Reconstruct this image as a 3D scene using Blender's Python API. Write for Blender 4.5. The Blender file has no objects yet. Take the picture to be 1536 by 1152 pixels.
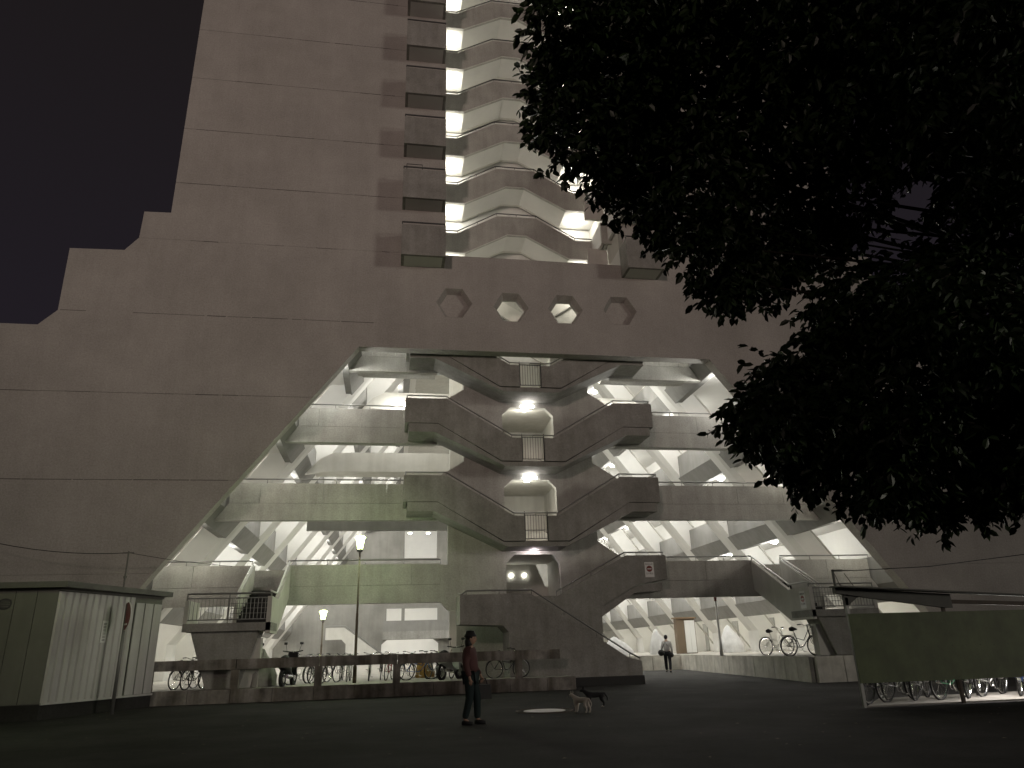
import bpy, bmesh, math, random
from mathutils import Vector, Matrix
rnd = random.Random(7)
S = bpy.context.scene
COL = S.collection
# ------------------------------------------------------------------ camera
F, YAW, PITCH, ROLL = 1086.3, 0.17314, 0.35203, -0.03077
cy_, sy_, cp_, sp_ = math.cos(YAW), math.sin(YAW), math.cos(PITCH), math.sin(PITCH)
fwd = Vector((sy_*cp_, cy_*cp_, sp_)); r0 = Vector((cy_, -sy_, 0)); u0 = r0.cross(fwd)
rt = math.cos(ROLL)*r0 + math.sin(ROLL)*u0; up = -math.sin(ROLL)*r0 + math.cos(ROLL)*u0
cam = bpy.data.cameras.new('camera'); cam.sensor_width = 36; cam.lens = F/1536*36
cam.clip_start = 0.05; cam.clip_end = 3000
co = bpy.data.objects.new('camera', cam); COL.objects.link(co)
m = Matrix((rt, up, -fwd)).transposed().to_4x4(); m.translation = Vector((-5.90, -26.65, 1.277))
co.matrix_world = m; S.camera = co
# ------------------------------------------------------------------ world, exposure
w = bpy.data.worlds.new('World'); S.world = w; w.use_nodes = True
nt = w.node_tree; bg = nt.nodes['Background']
tc = nt.nodes.new('ShaderNodeTexCoord'); sx = nt.nodes.new('ShaderNodeSeparateXYZ')
cr = nt.nodes.new('ShaderNodeValToRGB')
cr.color_ramp.elements[0].position = 0.0; cr.color_ramp.elements[0].color = (0.0135, 0.0110, 0.0172, 1)
cr.color_ramp.elements[1].position = 0.75; cr.color_ramp.elements[1].color = (0.0088, 0.0072, 0.0074, 1)
nt.links.new(tc.outputs['Generated'], sx.inputs[0]); nt.links.new(sx.outputs['Z'], cr.inputs[0])
nt.links.new(cr.outputs[0], bg.inputs['Color']); bg.inputs['Strength'].default_value = 1.0
S.view_settings.view_transform = 'Standard'; S.view_settings.look = 'None'
S.view_settings.gamma = 1; S.view_settings.exposure = 0.35; S.view_settings.use_curve_mapping = False
S.cycles.use_denoising = True
try: S.cycles.denoiser = 'OPENIMAGEDENOISE'
except Exception: pass
S.cycles.max_bounces = 7; S.cycles.diffuse_bounces = 5; S.cycles.caustics_reflective = False; S.cycles.caustics_refractive = False
S.cycles.sample_clamp_indirect = 4
# the glow of the town around the square: one weak lamp, low from the right
sl = bpy.data.lights.new('town_glow', 'SUN'); sl.energy = 0.33; sl.angle = math.radians(7); sl.color = (1.0, 0.92, 0.80)
so = bpy.data.objects.new('town_glow', sl); COL.objects.link(so)
so.rotation_euler = Vector((-1.25, 1.1, 0.0 - 0.12)).to_track_quat('-Z', 'Y').to_euler(); so.location = (40, -40, 12)
# unseen fill light added far behind the camera, to the left, brightening the facade
tl = bpy.data.lights.new('facade_fill_light', 'SPOT'); tl.spot_size = math.radians(54); tl.spot_blend = 1.0; tl.energy = 40000; tl.color = (1.0, 0.77, 0.68); tl.shadow_soft_size = 2.0
to = bpy.data.objects.new('facade_fill_light', tl); COL.objects.link(to); to.location = (-30, -75, 18)
to.rotation_euler = (Vector((-6, 0, 31))-to.location).to_track_quat('-Z', 'Y').to_euler()
# ------------------------------------------------------------------ materials
MATS = {}
def mat(name, col, rough=0.7, metal=0.0, noise=0.0, scale=3.0, streak=0.0, bump=0.0, bscale=60.0, emit=0.0, ecol=None, spec=0.4, dirt=None, blotch=0.0):
    if name in MATS: return MATS[name]
    M = bpy.data.materials.new(name); M.use_nodes = True; n = M.node_tree.nodes; L = M.node_tree.links
    b = n['Principled BSDF']; b.inputs['Base Color'].default_value = (*col, 1); b.inputs['Roughness'].default_value = rough
    b.inputs['Metallic'].default_value = metal; b.inputs['Specular IOR Level'].default_value = spec
    if emit: b.inputs['Emission Color'].default_value = (*(ecol or col), 1); b.inputs['Emission Strength'].default_value = emit
    if noise or streak or bump:
        g = n.new('ShaderNodeNewGeometry')
    out = None
    if noise:
        t = n.new('ShaderNodeTexNoise'); t.inputs['Scale'].default_value = scale*0.35; t.inputs['Detail'].default_value = 7; t.inputs['Roughness'].default_value = 0.65
        L.new(g.outputs['Position'], t.inputs['Vector'])
        r = n.new('ShaderNodeValToRGB'); r.color_ramp.elements[0].position = 0.32; r.color_ramp.elements[1].position = 0.7
        lo = dirt or tuple(c*(1-noise) for c in col)
        r.color_ramp.elements[0].color = (*lo, 1); r.color_ramp.elements[1].color = (*[min(1, c*(1+noise*0.25)) for c in col], 1)
        L.new(t.outputs['Fac'], r.inputs[0]); out = r.outputs[0]
    if streak:
        mp = n.new('ShaderNodeMapping'); mp.inputs['Scale'].default_value = (2.2, 2.2, 0.22); L.new(g.outputs['Position'], mp.inputs[0])
        t2 = n.new('ShaderNodeTexNoise'); t2.inputs['Scale'].default_value = 1.6; t2.inputs['Detail'].default_value = 6; L.new(mp.outputs[0], t2.inputs['Vector'])
        r2 = n.new('ShaderNodeValToRGB'); r2.color_ramp.elements[0].position = 0.36; r2.color_ramp.elements[1].position = 0.62
        r2.color_ramp.elements[0].color = (1-streak, 1-streak*1.05, 1-streak*1.15, 1); r2.color_ramp.elements[1].color = (1, 1, 1, 1)
        L.new(t2.outputs['Fac'], r2.inputs[0])
        mx = n.new('ShaderNodeMix'); mx.data_type = 'RGBA'; mx.blend_type = 'MULTIPLY'; mx.inputs[0].default_value = 1
        if out: L.new(out, mx.inputs[6])
        else: mx.inputs[6].default_value = (*col, 1)
        L.new(r2.outputs[0], mx.inputs[7]); out = mx.outputs[2]
    if blotch:
        t4 = n.new('ShaderNodeTexNoise'); t4.inputs['Scale'].default_value = 0.22; t4.inputs['Detail'].default_value = 9; t4.inputs['Roughness'].default_value = 0.72; L.new(g.outputs['Position'], t4.inputs['Vector'])
        r4 = n.new('ShaderNodeValToRGB'); r4.color_ramp.elements[0].position = 0.40; r4.color_ramp.elements[1].position = 0.58
        r4.color_ramp.elements[0].color = (1-blotch, 1-blotch, 1-blotch*1.1, 1); r4.color_ramp.elements[1].color = (1, 1, 1, 1); L.new(t4.outputs['Fac'], r4.inputs[0])
        m4 = n.new('ShaderNodeMix'); m4.data_type = 'RGBA'; m4.blend_type = 'MULTIPLY'; m4.inputs[0].default_value = 1
        if out: L.new(out, m4.inputs[6])
        else: m4.inputs[6].default_value = (*col, 1)
        L.new(r4.outputs[0], m4.inputs[7]); out = m4.outputs[2]
        t5 = n.new('ShaderNodeTexNoise'); t5.inputs['Scale'].default_value = 16; t5.inputs['Detail'].default_value = 5; t5.inputs['Roughness'].default_value = 0.8; L.new(g.outputs['Position'], t5.inputs['Vector'])
        r5 = n.new('ShaderNodeValToRGB'); r5.color_ramp.elements[0].position = 0.36; r5.color_ramp.elements[1].position = 0.62
        r5.color_ramp.elements[0].color = (0.80, 0.80, 0.79, 1); r5.color_ramp.elements[1].color = (1.05, 1.05, 1.05, 1); L.new(t5.outputs['Fac'], r5.inputs[0])
        m5 = n.new('ShaderNodeMix'); m5.data_type = 'RGBA'; m5.blend_type = 'MULTIPLY'; m5.inputs[0].default_value = 1
        L.new(out, m5.inputs[6]); L.new(r5.outputs[0], m5.inputs[7]); out = m5.outputs[2]
    if out: L.new(out, b.inputs['Base Color'])
    if bump:
        t3 = n.new('ShaderNodeTexNoise'); t3.inputs['Scale'].default_value = bscale; t3.inputs['Detail'].default_value = 4; L.new(g.outputs['Position'], t3.inputs['Vector'])
        bp = n.new('ShaderNodeBump'); bp.inputs['Strength'].default_value = bump; bp.inputs['Distance'].default_value = 0.02
        L.new(t3.outputs['Fac'], bp.inputs['Height']); L.new(bp.outputs[0], b.inputs['Normal'])
    MATS[name] = M; return M
M_FAC = mat('weathered_facade_paint', (0.43, 0.41, 0.385), 0.85, noise=0.16, scale=1.2, streak=0.04, bump=0.5, bscale=9, blotch=0.09)
M_CON = mat('painted_concrete', (0.58, 0.57, 0.53), 0.8, noise=0.14, scale=3, streak=0.09, bump=0.2, bscale=25)
M_BAND = mat('shade_toned_band_concrete', (0.25, 0.247, 0.235), 0.85, noise=0.16, scale=2.5, streak=0.1, bump=0.2, bscale=25)  # same concrete as the fins, darkened to paint in the shade on the bands
M_ENDW = mat('grey_end_wall_concrete', (0.24, 0.235, 0.215), 0.85, noise=0.2, scale=2.5, streak=0.1)
M_WALK = mat('walkway_concrete', (0.48, 0.475, 0.445), 0.8, noise=0.2, scale=3, streak=0.12, bump=0.3, bscale=20, blotch=0.1)
M_FIN = mat('white_painted_concrete', (0.66, 0.655, 0.63), 0.8, noise=0.08, scale=2.5, bump=0.15, bscale=25)
M_STR = mat('stair_concrete', (0.35, 0.345, 0.325), 0.85, noise=0.2, scale=4, streak=0.14, bump=0.4, bscale=18, blotch=0.2)
M_KERB = mat('stained_kerb_concrete', (0.33, 0.31, 0.285), 0.9, noise=0.55, scale=7, streak=0.5, bump=0.4, bscale=40)
M_PLAT = mat('platform_concrete', (0.68, 0.66, 0.60), 0.9, noise=0.3, scale=6, streak=0.18, bump=0.3, bscale=40)
M_PAVE = mat('pale_paving', (0.42, 0.40, 0.36), 0.9, noise=0.3, scale=6, bump=0.3, bscale=30)
M_ASPH = mat('asphalt', (0.068, 0.066, 0.064), 0.92, noise=0.5, scale=1.6, bump=0.8, bscale=120, spec=0.25, blotch=0.35)
M_DARK = mat('dark_joint_sealant', (0.07, 0.065, 0.06), 0.9)
M_PLINTH = mat('black_plinth_paint', (0.022, 0.022, 0.022), 0.6, noise=0.3, scale=9)
M_BACK = mat('corridor_wall', (0.74, 0.73, 0.70), 0.75, noise=0.07, scale=2, bump=0.1)
M_DOOR = mat('grey_door_paint', (0.33, 0.33, 0.31), 0.5)
M_RAIL = mat('galvanised_rail', (0.22, 0.22, 0.21), 0.45, metal=0.4)
M_WRAIL = mat('white_painted_rail', (0.75, 0.75, 0.72), 0.45)
M_BRAIL = mat('dark_painted_rail', (0.07, 0.07, 0.07), 0.5)
M_STEP = mat('dark_stair_tread', (0.05, 0.05, 0.05), 0.8)
M_LAMP = mat('lit_lamp_diffuser', (1, 1, 0.9), 0.4, emit=9, ecol=(1.0, 0.97, 0.84))
M_TUBE = mat('lit_fluorescent_tube', (1, 1, 1), 0.4, emit=14, ecol=(1.0, 0.97, 0.93))
M_SLAMP = mat('lit_mercury_glass', (0.9, 1, 0.6), 0.4, emit=12, ecol=(0.80, 1.0, 0.38))
M_GLASS = mat('frosted_unlit_glass', (0.5, 0.5, 0.47), 0.3)
M_SHEDG = mat('green_grey_steel', (0.20, 0.205, 0.175), 0.55, noise=0.12, scale=5, streak=0.1)
M_SHEDW = mat('off_white_steel_sheet', (0.60, 0.595, 0.575), 0.32, noise=0.08, scale=4, streak=0.12)
M_ROOF = mat('dark_grey_steel_roof', (0.17, 0.17, 0.155), 0.8, noise=0.2, scale=8)
M_BLACK = mat('black_rubber', (0.015, 0.015, 0.015), 0.6)
M_CHR = mat('bright_steel', (0.75, 0.75, 0.75), 0.22, metal=1.0)
M_PANEL = mat('dark_green_steel_panel', (0.13, 0.165, 0.07), 0.6, noise=0.35, scale=6, streak=0.15)
M_RUST = mat('brown_rusty_steel', (0.10, 0.075, 0.055), 0.7, noise=0.4, scale=12)
M_RED = mat('faded_red_sign_paint', (0.22, 0.05, 0.04), 0.4, noise=0.2, scale=12)
M_WHITE = mat('white_sign_enamel', (0.75, 0.75, 0.73), 0.4)
M_TOPW = mat('brown_wood_top', (0.22, 0.15, 0.09), 0.7)
M_YEL = mat('yellow_road_paint', (0.28, 0.20, 0.07), 0.85, noise=0.5, scale=20)
M_IRON = mat('polished_manhole_steel', (0.9, 0.9, 0.88), 0.4, noise=0.1, scale=30)
M_BARK = mat('dark_bark', (0.045, 0.035, 0.025), 0.9, noise=0.4, scale=12, bump=0.6, bscale=30)

# ------------------------------------------------------------------ helpers
def link(name, me, material=None, parent=None, smooth=False):
    o = bpy.data.objects.new(name, me); COL.objects.link(o)
    if material: me.materials.append(material)
    if parent: o.parent = parent
    if smooth:
        for p in me.polygons: p.use_smooth = True
    return o
def tag(o, label=None, cat=None, group=None, kind=None):
    if label: o['label'] = label
    if cat: o['category'] = cat
    if group: o['group'] = group
    if kind: o['kind'] = kind
    return o
def empty(name, loc, rz, label, cat, group=None):
    o = bpy.data.objects.new(name, None); COL.objects.link(o); o.location = loc; o.rotation_euler.z = rz
    o.empty_display_size = 0.2
    return tag(o, label, cat, group)
class MB:
    def __init__(s): s.v = []; s.f = []
    def add(s, vs, fs):
        k = len(s.v); s.v += [tuple(q) for q in vs]; s.f += [tuple(k+i for i in f) for f in fs]; return s
    def box(s, x0, x1, y0, y1, z0, z1):
        x0, x1 = sorted((x0, x1)); y0, y1 = sorted((y0, y1)); z0, z1 = sorted((z0, z1))
        return s.add([(x0,y0,z0),(x1,y0,z0),(x1,y1,z0),(x0,y1,z0),(x0,y0,z1),(x1,y0,z1),(x1,y1,z1),(x0,y1,z1)],
            [(0,3,2,1),(4,5,6,7),(0,1,5,4),(1,2,6,5),(2,3,7,6),(3,0,4,7)])
    def prism(s, poly, a, b, axis='y'):
        if axis == 'y': f = lambda p, t: (p[0], t, p[1])
        elif axis == 'x': f = lambda p, t: (t, p[0], p[1])
        else: f = lambda p, t: (p[0], p[1], t)
        n = len(poly)
        vs = [f(p, a) for p in poly] + [f(p, b) for p in poly]
        fs = [tuple(range(n)), tuple(range(2*n-1, n-1, -1))] + [(i, i+n, (i+1) % n + n, (i+1) % n) for i in range(n)]
        return s.add(vs, fs)
    def tube(s, pts, r, n=8, closed=False):
        pts = [Vector(p) for p in pts]; m_ = len(pts); rs = r if isinstance(r, (list, tuple)) else [r]*m_
        rings = []; prev = None
        for i, p in enumerate(pts):
            if closed: d = (pts[(i+1) % m_]-pts[i-1])
            else: d = (pts[min(i+1, m_-1)]-pts[max(i-1, 0)])
            d.normalize()
            if prev is None: a = d.orthogonal().normalized()
            else:
                a = prev - d*prev.dot(d)
                if a.length < 1e-4: a = d.orthogonal()
                a.normalize()
            prev = a; b = d.cross(a)
            rings.append([p + (a*math.cos(2*math.pi*k/n) + b*math.sin(2*math.pi*k/n))*rs[i] for k in range(n)])
        vs = [q for g in rings for q in g]; fs = []
        for i in range(m_ if closed else m_-1):
            j = (i+1) % m_
            for k in range(n): fs.append((i*n+k, i*n+(k+1) % n, j*n+(k+1) % n, j*n+k))
        if not closed: fs += [tuple(range(n-1, -1, -1)), tuple((m_-1)*n+k for k in range(n))]
        return s.add(vs, fs)
    def lathe(s, prof, c=(0,0,0), n=16):
        vs = []; m_ = len(prof)
        for r, z in prof:
            for k in range(n): vs.append((c[0]+r*math.cos(2*math.pi*k/n), c[1]+r*math.sin(2*math.pi*k/n), c[2]+z))
        fs = [(i*n+k, i*n+(k+1) % n, (i+1)*n+(k+1) % n, (i+1)*n+k) for i in range(m_-1) for k in range(n)]
        fs += [tuple(range(n-1, -1, -1)), tuple((m_-1)*n+k for k in range(n))]
        return s.add(vs, fs)
    def build(s, name, material, parent=None, smooth=False, fix=True):
        me = bpy.data.meshes.new(name); me.from_pydata(s.v, [], s.f)
        if fix:
            bm = bmesh.new(); bm.from_mesh(me); bmesh.ops.recalc_face_normals(bm, faces=bm.faces); bm.to_mesh(me); bm.free()
        me.update()
        return link(name, me, material, parent, smooth)
def plate(name, outer, holes, y0, y1, material, parent):
    """flat slab in the XZ plane with holes, extruded from y0 to y1"""
    cu = bpy.data.curves.new(name, 'CURVE'); cu.dimensions = '2D'; cu.fill_mode = 'BOTH'; cu.extrude = abs(y1-y0)/2
    for poly in [outer]+holes:
        sp = cu.splines.new('POLY'); sp.points.add(len(poly)-1)
        for i, p in enumerate(poly): sp.points[i].co = (p[0], p[1], 0, 1)
        sp.use_cyclic_u = True
    t = bpy.data.objects.new('t', cu); COL.objects.link(t)
    dg = bpy.context.evaluated_depsgraph_get(); me = bpy.data.meshes.new_from_object(t.evaluated_get(dg))
    bpy.data.objects.remove(t)
    me.name = name; ym = (y0+y1)/2
    for v in me.vertices: x, z, d = v.co; v.co = (x, ym+d, z)
    me.materials.clear()
    bm = bmesh.new(); bm.from_mesh(me); bmesh.ops.recalc_face_normals(bm, faces=bm.faces); bm.to_mesh(me); bm.free()
    return link(name, me, material, parent)
def clipz(poly, za, zb):
    def half(P, z, keep_above):
        out = []
        for i in range(len(P)):
            a, b = P[i], P[(i+1) % len(P)]
            ia = (a[1] >= z) == keep_above or a[1] == z; ib = (b[1] >= z) == keep_above or b[1] == z
            if ia: out.append(a)
            if ia != ib:
                t = (z-a[1])/(b[1]-a[1]); out.append((a[0]+t*(b[0]-a[0]), z))
        r = []
        for q in out:
            if not r or (abs(q[0]-r[-1][0])+abs(q[1]-r[-1][1])) > 1e-6: r.append(q)
        return r
    return half(half(poly, za, True), zb, False)
def mirx(poly): return [(-x, z) for x, z in reversed(poly)]

# ------------------------------------------------------------------ ground
GZ = 0.05
def ground_z(y): return 0.0 if y < -10 else min(GZ, (y+10)*0.006)
xs = [-400, -60, -24, -14, -6, 0, 8, 16, 30, 80, 400]; ys = [-300, -60, -30, -20, -14, -10, -6, -2, 4, 12, 60, 600]
mb = MB(); vs = [(x, y, ground_z(y)) for y in ys for x in xs]; nx = len(xs)
mb.add(vs, [(j*nx+i, j*nx+i+1, (j+1)*nx+i+1, (j+1)*nx+i) for j in range(len(ys)-1) for i in range(nx-1)])
tag(mb.build('ground', M_ASPH, fix=False), 'dark asphalt of the square in front of the building', kind='structure')

# ------------------------------------------------------------------ the building
T = empty('apartment_tower', (0, 0, 0), 0, 'huge concrete apartment tower with a trapezoid opening full of stairs and walkways', 'building')
def s_(z, off=0.30): return 7.27+off+(12.59-z)*0.751          # leaning inner face of the two legs
SIL = [(-26, -0.5), (-26, 9.75), (-21.9, 9.8), (-21.4, 10.4), (-21.3, 13.0), (-18.85, 13.0), (-18.27, 13.62), (-18.3, 16.25), (-16.35, 16.3), (-15.9, 16.9),
       (-15.87, 18.08), (-14.87, 18.1), (-14.87, 46)]
left = SIL + [(-3.9, 46), (-3.9, 16.88)]
lowL = [(-26, -0.5), (-26, 9.75), (-21.9, 9.8), (-21.4, 10.4), (-21.3, 12.59)] + [(-7.27, 12.59), (-(7.27+13.09*0.751), -0.5)]
midO = [(-21.3, 12.59), (-21.3, 13.0), (-18.85, 13.0), (-18.27, 13.62), (-18.3, 16.25), (-16.35, 16.3), (-15.9, 16.88)]
mid = midO + [(-x, z) for x, z in reversed(midO)]
hiL = [(-15.9, 16.88), (-15.87, 18.08), (-14.87, 18.1), (-14.87, 46), (-3.9, 46), (-3.9, 16.88)]
zj = [-0.5, 0.84, 4.04, 7.24, 10.44, 12.59]
for a, b in zip(zj, zj[1:]):
    for P in (lowL, mirx(lowL)):
        MB().prism(clipz(P, a, b), 0.03, 0.5).build('facade_wall', M_FAC, T)
        MB().prism(clipz(P, a+(0.006 if a > 0 else 0), b-(0.006 if b < 12 else 0)), 0.0, 0.03).build('facade_panel', M_FAC, T)
def hexa(cx, cz, w=0.74, h=0.65): return [(cx-w, cz), (cx-w*0.5, cz+h), (cx+w*0.46, cz+h), (cx+w, cz), (cx+w*0.46, cz-h), (cx-w*0.5, cz-h)]
hx = [(-3.53, 14.68), (-1.18, 14.6), (1.14, 14.62), (3.52, 14.68)]
plate('facade_panel', mid, [hexa(*h) for h in hx], 0.0, 0.28, M_FAC, T)
plate('facade_wall', mid, [hexa(h[0]+0.02, h[1], 0.58, 0.50) for h in hx[1:3]], 0.28, 0.5, M_FAC, T)
zj2 = [16.88]+[19.54+2.7*i for i in range(10)]+[46]
for a, b in zip(zj2, zj2[1:]):
    for P in (hiL, mirx(hiL)):
        q = clipz(P, a, b)
        MB().prism(q, 0.03, 0.5).build('facade_wall', M_FAC, T)
        MB().prism(clipz(P, a+0.006, b-0.006), 0.0, 0.03).build('facade_panel', M_FAC, T)
for n_, h in enumerate(hx):
    a_ = hexa(*h); b_ = hexa(h[0]+0.02, h[1], 0.58, 0.50); rvl = MB()
    vs_ = [(x, 0.004, z) for x, z in a_]+[(x, 0.275, z) for x, z in b_]+[(x, 0.275, z) for x, z in a_]
    rvl.add(vs_, [(i, (i+1) % 6, (i+1) % 6+6, i+6) for i in range(6)]+[(i+6, (i+1) % 6+6, (i+1) % 6+12, i+12) for i in range(6)])
    rvl.build('window_reveal', M_FAC, T, fix=False)
# broken sealant lines in the joints
for z, xa, xb in ((7.24, -20.5, -11.6), (10.44, -21, -9.2), (13.64, -18.2, -6.3), (16.88, -15.5, -6.2), (19.54, -14.7, -6.2), (22.24, -14.4, -6.2), (24.94, -14.5, -6.2), (27.64, -12.5, -6.2), (30.34, -10, -6.2)):
    jb = MB(); x = xa
    while x < xb:
        l = rnd.uniform(0.15, 1.6)
        if rnd.random() < 0.72: jb.box(x, min(x+l, xb), -0.003, 0.02, z-rnd.uniform(0.006, 0.016), z+rnd.uniform(0.004, 0.014))
        x += l*rnd.uniform(1.0, 1.2)
    jb.build('joint_sealant', M_DARK, T)['kind'] = 'stuff'
# solid blocks of flats behind the end wall, both legs and both halves of the tower
B = [2.75+3.2*k for k in range(5)]                              # undersides of the corridor bands
def backx(k): return s_(B[k]+0.68)+1.95 if k >= 0 else 18.4
inner = [(-18.4, -0.5), (-18.4, B[0]+0.52)]
for k in range(5):
    x = -backx(k) if k < 4 else -4.6
    inner += [(x, B[k]+0.52), (x, B[k+1]+0.52)] if k < 4 else [(x, B[k]+0.52)]
outer = [(-4.6, 46), (-14.6, 46), (-14.6, 17.7), (-15.6, 17.6), (-15.6, 16.3), (-16.3, 15.8), (-18.0, 15.7), (-18.0, 12.9), (-18.6, 12.4), (-21.0, 12.4), (-21.0, 9.4), (-25, 9.4), (-25, -0.5)]
for P in (inner+outer, mirx(inner+outer)):
    MB().prism(P, 0.5, 60).build('apartment_block', M_BACK, T)
for sgn in (-1, 1):   # walls of the upper shaft
    MB().box(sgn*3.9, sgn*4.6, 0.5, 14, 16.88, 46).build('shaft_wall', M_CON, T)
# upper shaft floor, above the hall
MB().box(-8, 8, 0.5, 60, 16.55, 16.88).build('shaft_floor', M_CON, T)
# leaning structure of each leg: fins, corridor bands, slabs, doors, lamps
FY = [4.94+5.15*n for n in range(9)]
LY = [1.25]+[FY[n]+2.6 for n in range(8)]
lamp_mesh = None
lampl = bpy.data.lights.new('corridor_lamp_light', 'POINT'); lampl.energy = 175; lampl.color = (1.0, 0.98, 0.92); lampl.shadow_soft_size = 0.13
lamp2 = lampl.copy(); lamp2.energy = 62; lamp2.color = (1.0, 0.96, 0.84)
def ceiling_lamp(x, y, z, p=T, stem=0.0, soft=False):
    global lamp_mesh
    if lamp_mesh is None:
        o = MB().lathe([(0.02, -0.10), (0.12, -0.09), (0.18, -0.05), (0.2, 0.0), (0.2, 0.03), (0.02, 0.03)], n=14).build('ceiling_lamp', M_LAMP, p, True); lamp_mesh = o.data
    else:
        o = bpy.data.objects.new('ceiling_lamp', lamp_mesh); COL.objects.link(o); o.parent = p
    o.location = (x, y, z)
    lo = bpy.data.objects.new('corridor_lamp_light', lamp2 if soft else lampl); COL.objects.link(lo); lo.parent = p; lo.location = (x, y, z-0.22)
    if stem: MB().tube([(x, y, z+0.02), (x, y, z+stem)], 0.03, 6).build('lamp_stem', M_RAIL, p)
door_mesh = None
for sg in (-1, 1):
    M = (lambda P: P) if sg == 1 else mirx
    for n, y in enumerate(FY):
        top = 16.5
        # stand: leaning rib with a vertical foot
        lv_ = [(0.0, s_(1.95)-0.02), (1.95, s_(1.95)), (top, s_(top))]
        fb = MB(); vs_ = []
        for z_, x_ in lv_:
            vs_ += [(sg*(x_+a_), y+b_, z_) for a_, b_ in ((1.2, 0), (0.06, 0), (-0.10, 0.38), (-0.10, 0.95), (0.3, 1.0), (1.2, 0.5))]
        fs_ = [tuple(range(6)), tuple(range(17, 11, -1))]+[(q*6+e, q*6+(e+1) % 6, (q+1)*6+(e+1) % 6, (q+1)*6+e) for q in range(2) for e in range(6)]
        fb.add(vs_, fs_).build('fin', M_FIN, T)
        mbp = MB(); mbp.tube([(sg*(s_(16.4)+1.34), y+0.12, 16.4), (sg*(s_(0.9)+1.34), y+0.12, 0.9)], 0.05, 6); mbp.build('drain_pipe', M_CON, T)
    for k in range(5):
        b = B[k]; j = b+0.68; t = b+1.82
        y0 = 0.5
        edges = [0.5]+FY+[60]
        # leaning beam, flush with the ribs
        P = [(s_(b)-0.015, b), (s_(j)-0.015, j), (s_(j)+0.25, j), (s_(b)+0.25, b)]
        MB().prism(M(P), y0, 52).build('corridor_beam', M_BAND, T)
        # upright parapet panels between ribs
        for n in range(len(FY)):
            ya, yb = (0.5 if n == 0 else FY[n-1]+0.32), FY[n]
            if t < 16.4:
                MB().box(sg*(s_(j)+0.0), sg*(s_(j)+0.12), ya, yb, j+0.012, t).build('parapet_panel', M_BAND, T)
                MB().box(sg*(s_(j)-0.01), sg*(s_(j)+0.14), ya, yb, t, t+0.03).build('coping', M_CON, T)
        # floor slab of the corridor
        MB().box(sg*(s_(j)+0.25), sg*(backx(k) if k < 4 else 6.4), y0, 52, b+0.42, b+0.62).build('corridor_slab', M_BACK, T)
    for k in range(-1, 4):
        zc = B[k+1]-0.0; zf = (B[k]+0.6) if k >= 0 else 0.8
        xb = backx(k)
        for n, y in enumerate(LY):
            ceiling_lamp(sg*(s_(zc)+0.62), y, zc+(0.06 if k >= 0 else 0.3), T, 0.36 if k >= 0 else 0.12, k < 0 or (n == 0 and k < 2))
            if n % 2 == 0 or sg == 1:
                d = MB().box(xb-0.06, xb-0.0, -0.42, 0.42, 0, 1.95)
                if door_mesh is None:
                    o = d.build('door', M_DOOR, T); door_mesh = o.data; base = xb
                else: o = bpy.data.objects.new('door', door_mesh); COL.objects.link(o); o.parent = T
                o.location = ((xb-base) if sg == 1 else -(xb+base-0.06), y+0.9, zf)
# end of the hall
END = 50
eh = [[(-4.34, 9.96), (-1.2, 9.96), (-1.2, 12.86), (-4.34, 12.86)], [(-5.9, 4.2), (-4.5, 4.2), (-4.5, 5.3), (-5.9, 5.3)], [(-4.2, 4.2), (-1.1, 4.2), (-1.1, 5.3), (-4.2, 5.3)],
      [(-6.3, 0.6), (-1.0, 0.6), (-1.0, 2.1), (-1.5, 2.5), (-5.8, 2.5), (-6.3, 2.1)]]
plate('end_wall', [(-18.3, 0.2), (-18.3, 3.0), (-16.0, 6.2), (-13.2, 9.4), (-6.0, 16.5), (6.0, 16.5), (13.2, 9.4), (16.0, 6.2), (18.3, 3.0), (18.3, 0.2)], eh, 46, 46.3, M_ENDW, T)
MB().box(-12, 12, 52, 52.3, 0, 16.5).build('rear_wall', M_BACK, T)
for z in (2.9, 5.6, 9.3): MB().box(-10, 10, 46.3, 52, z, z+0.3).build('rear_slab', M_BACK, T)
for x, z in ((-3.8, 9.25), (-3.8, 12.6), (-2, 12.6), (-5.2, 5.55), (-2.5, 5.55), (-4, 2.85), (-2, 2.85), (4, 9.2), (-7, 2.8)):
    ceiling_lamp(x, 47.3, z)
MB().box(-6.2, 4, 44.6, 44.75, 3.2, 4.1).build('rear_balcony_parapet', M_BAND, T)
MB().box(-6.2, 4, 44.6, 46, 2.5, 3.2).build('rear_balcony_slab', M_STR, T)
# small far stair
fs = MB().prism([(-11.2, 2.6), (-11.2, 3.6), (-9.6, 3.6), (-6.2, 1.2), (-6.2, 0.5), (-9.4, 0.5), (-9.4, 2.2), (-9.8, 2.6)], 43.2, 44.4)
fs.build('far_stair', M_CON, T)
MB().tube([(-11.2, 43.2, 3.75), (-9.5, 43.2, 3.75), (-6.2, 43.2, 1.35)], 0.04, 6).build('handrail', M_RAIL, T)

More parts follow.
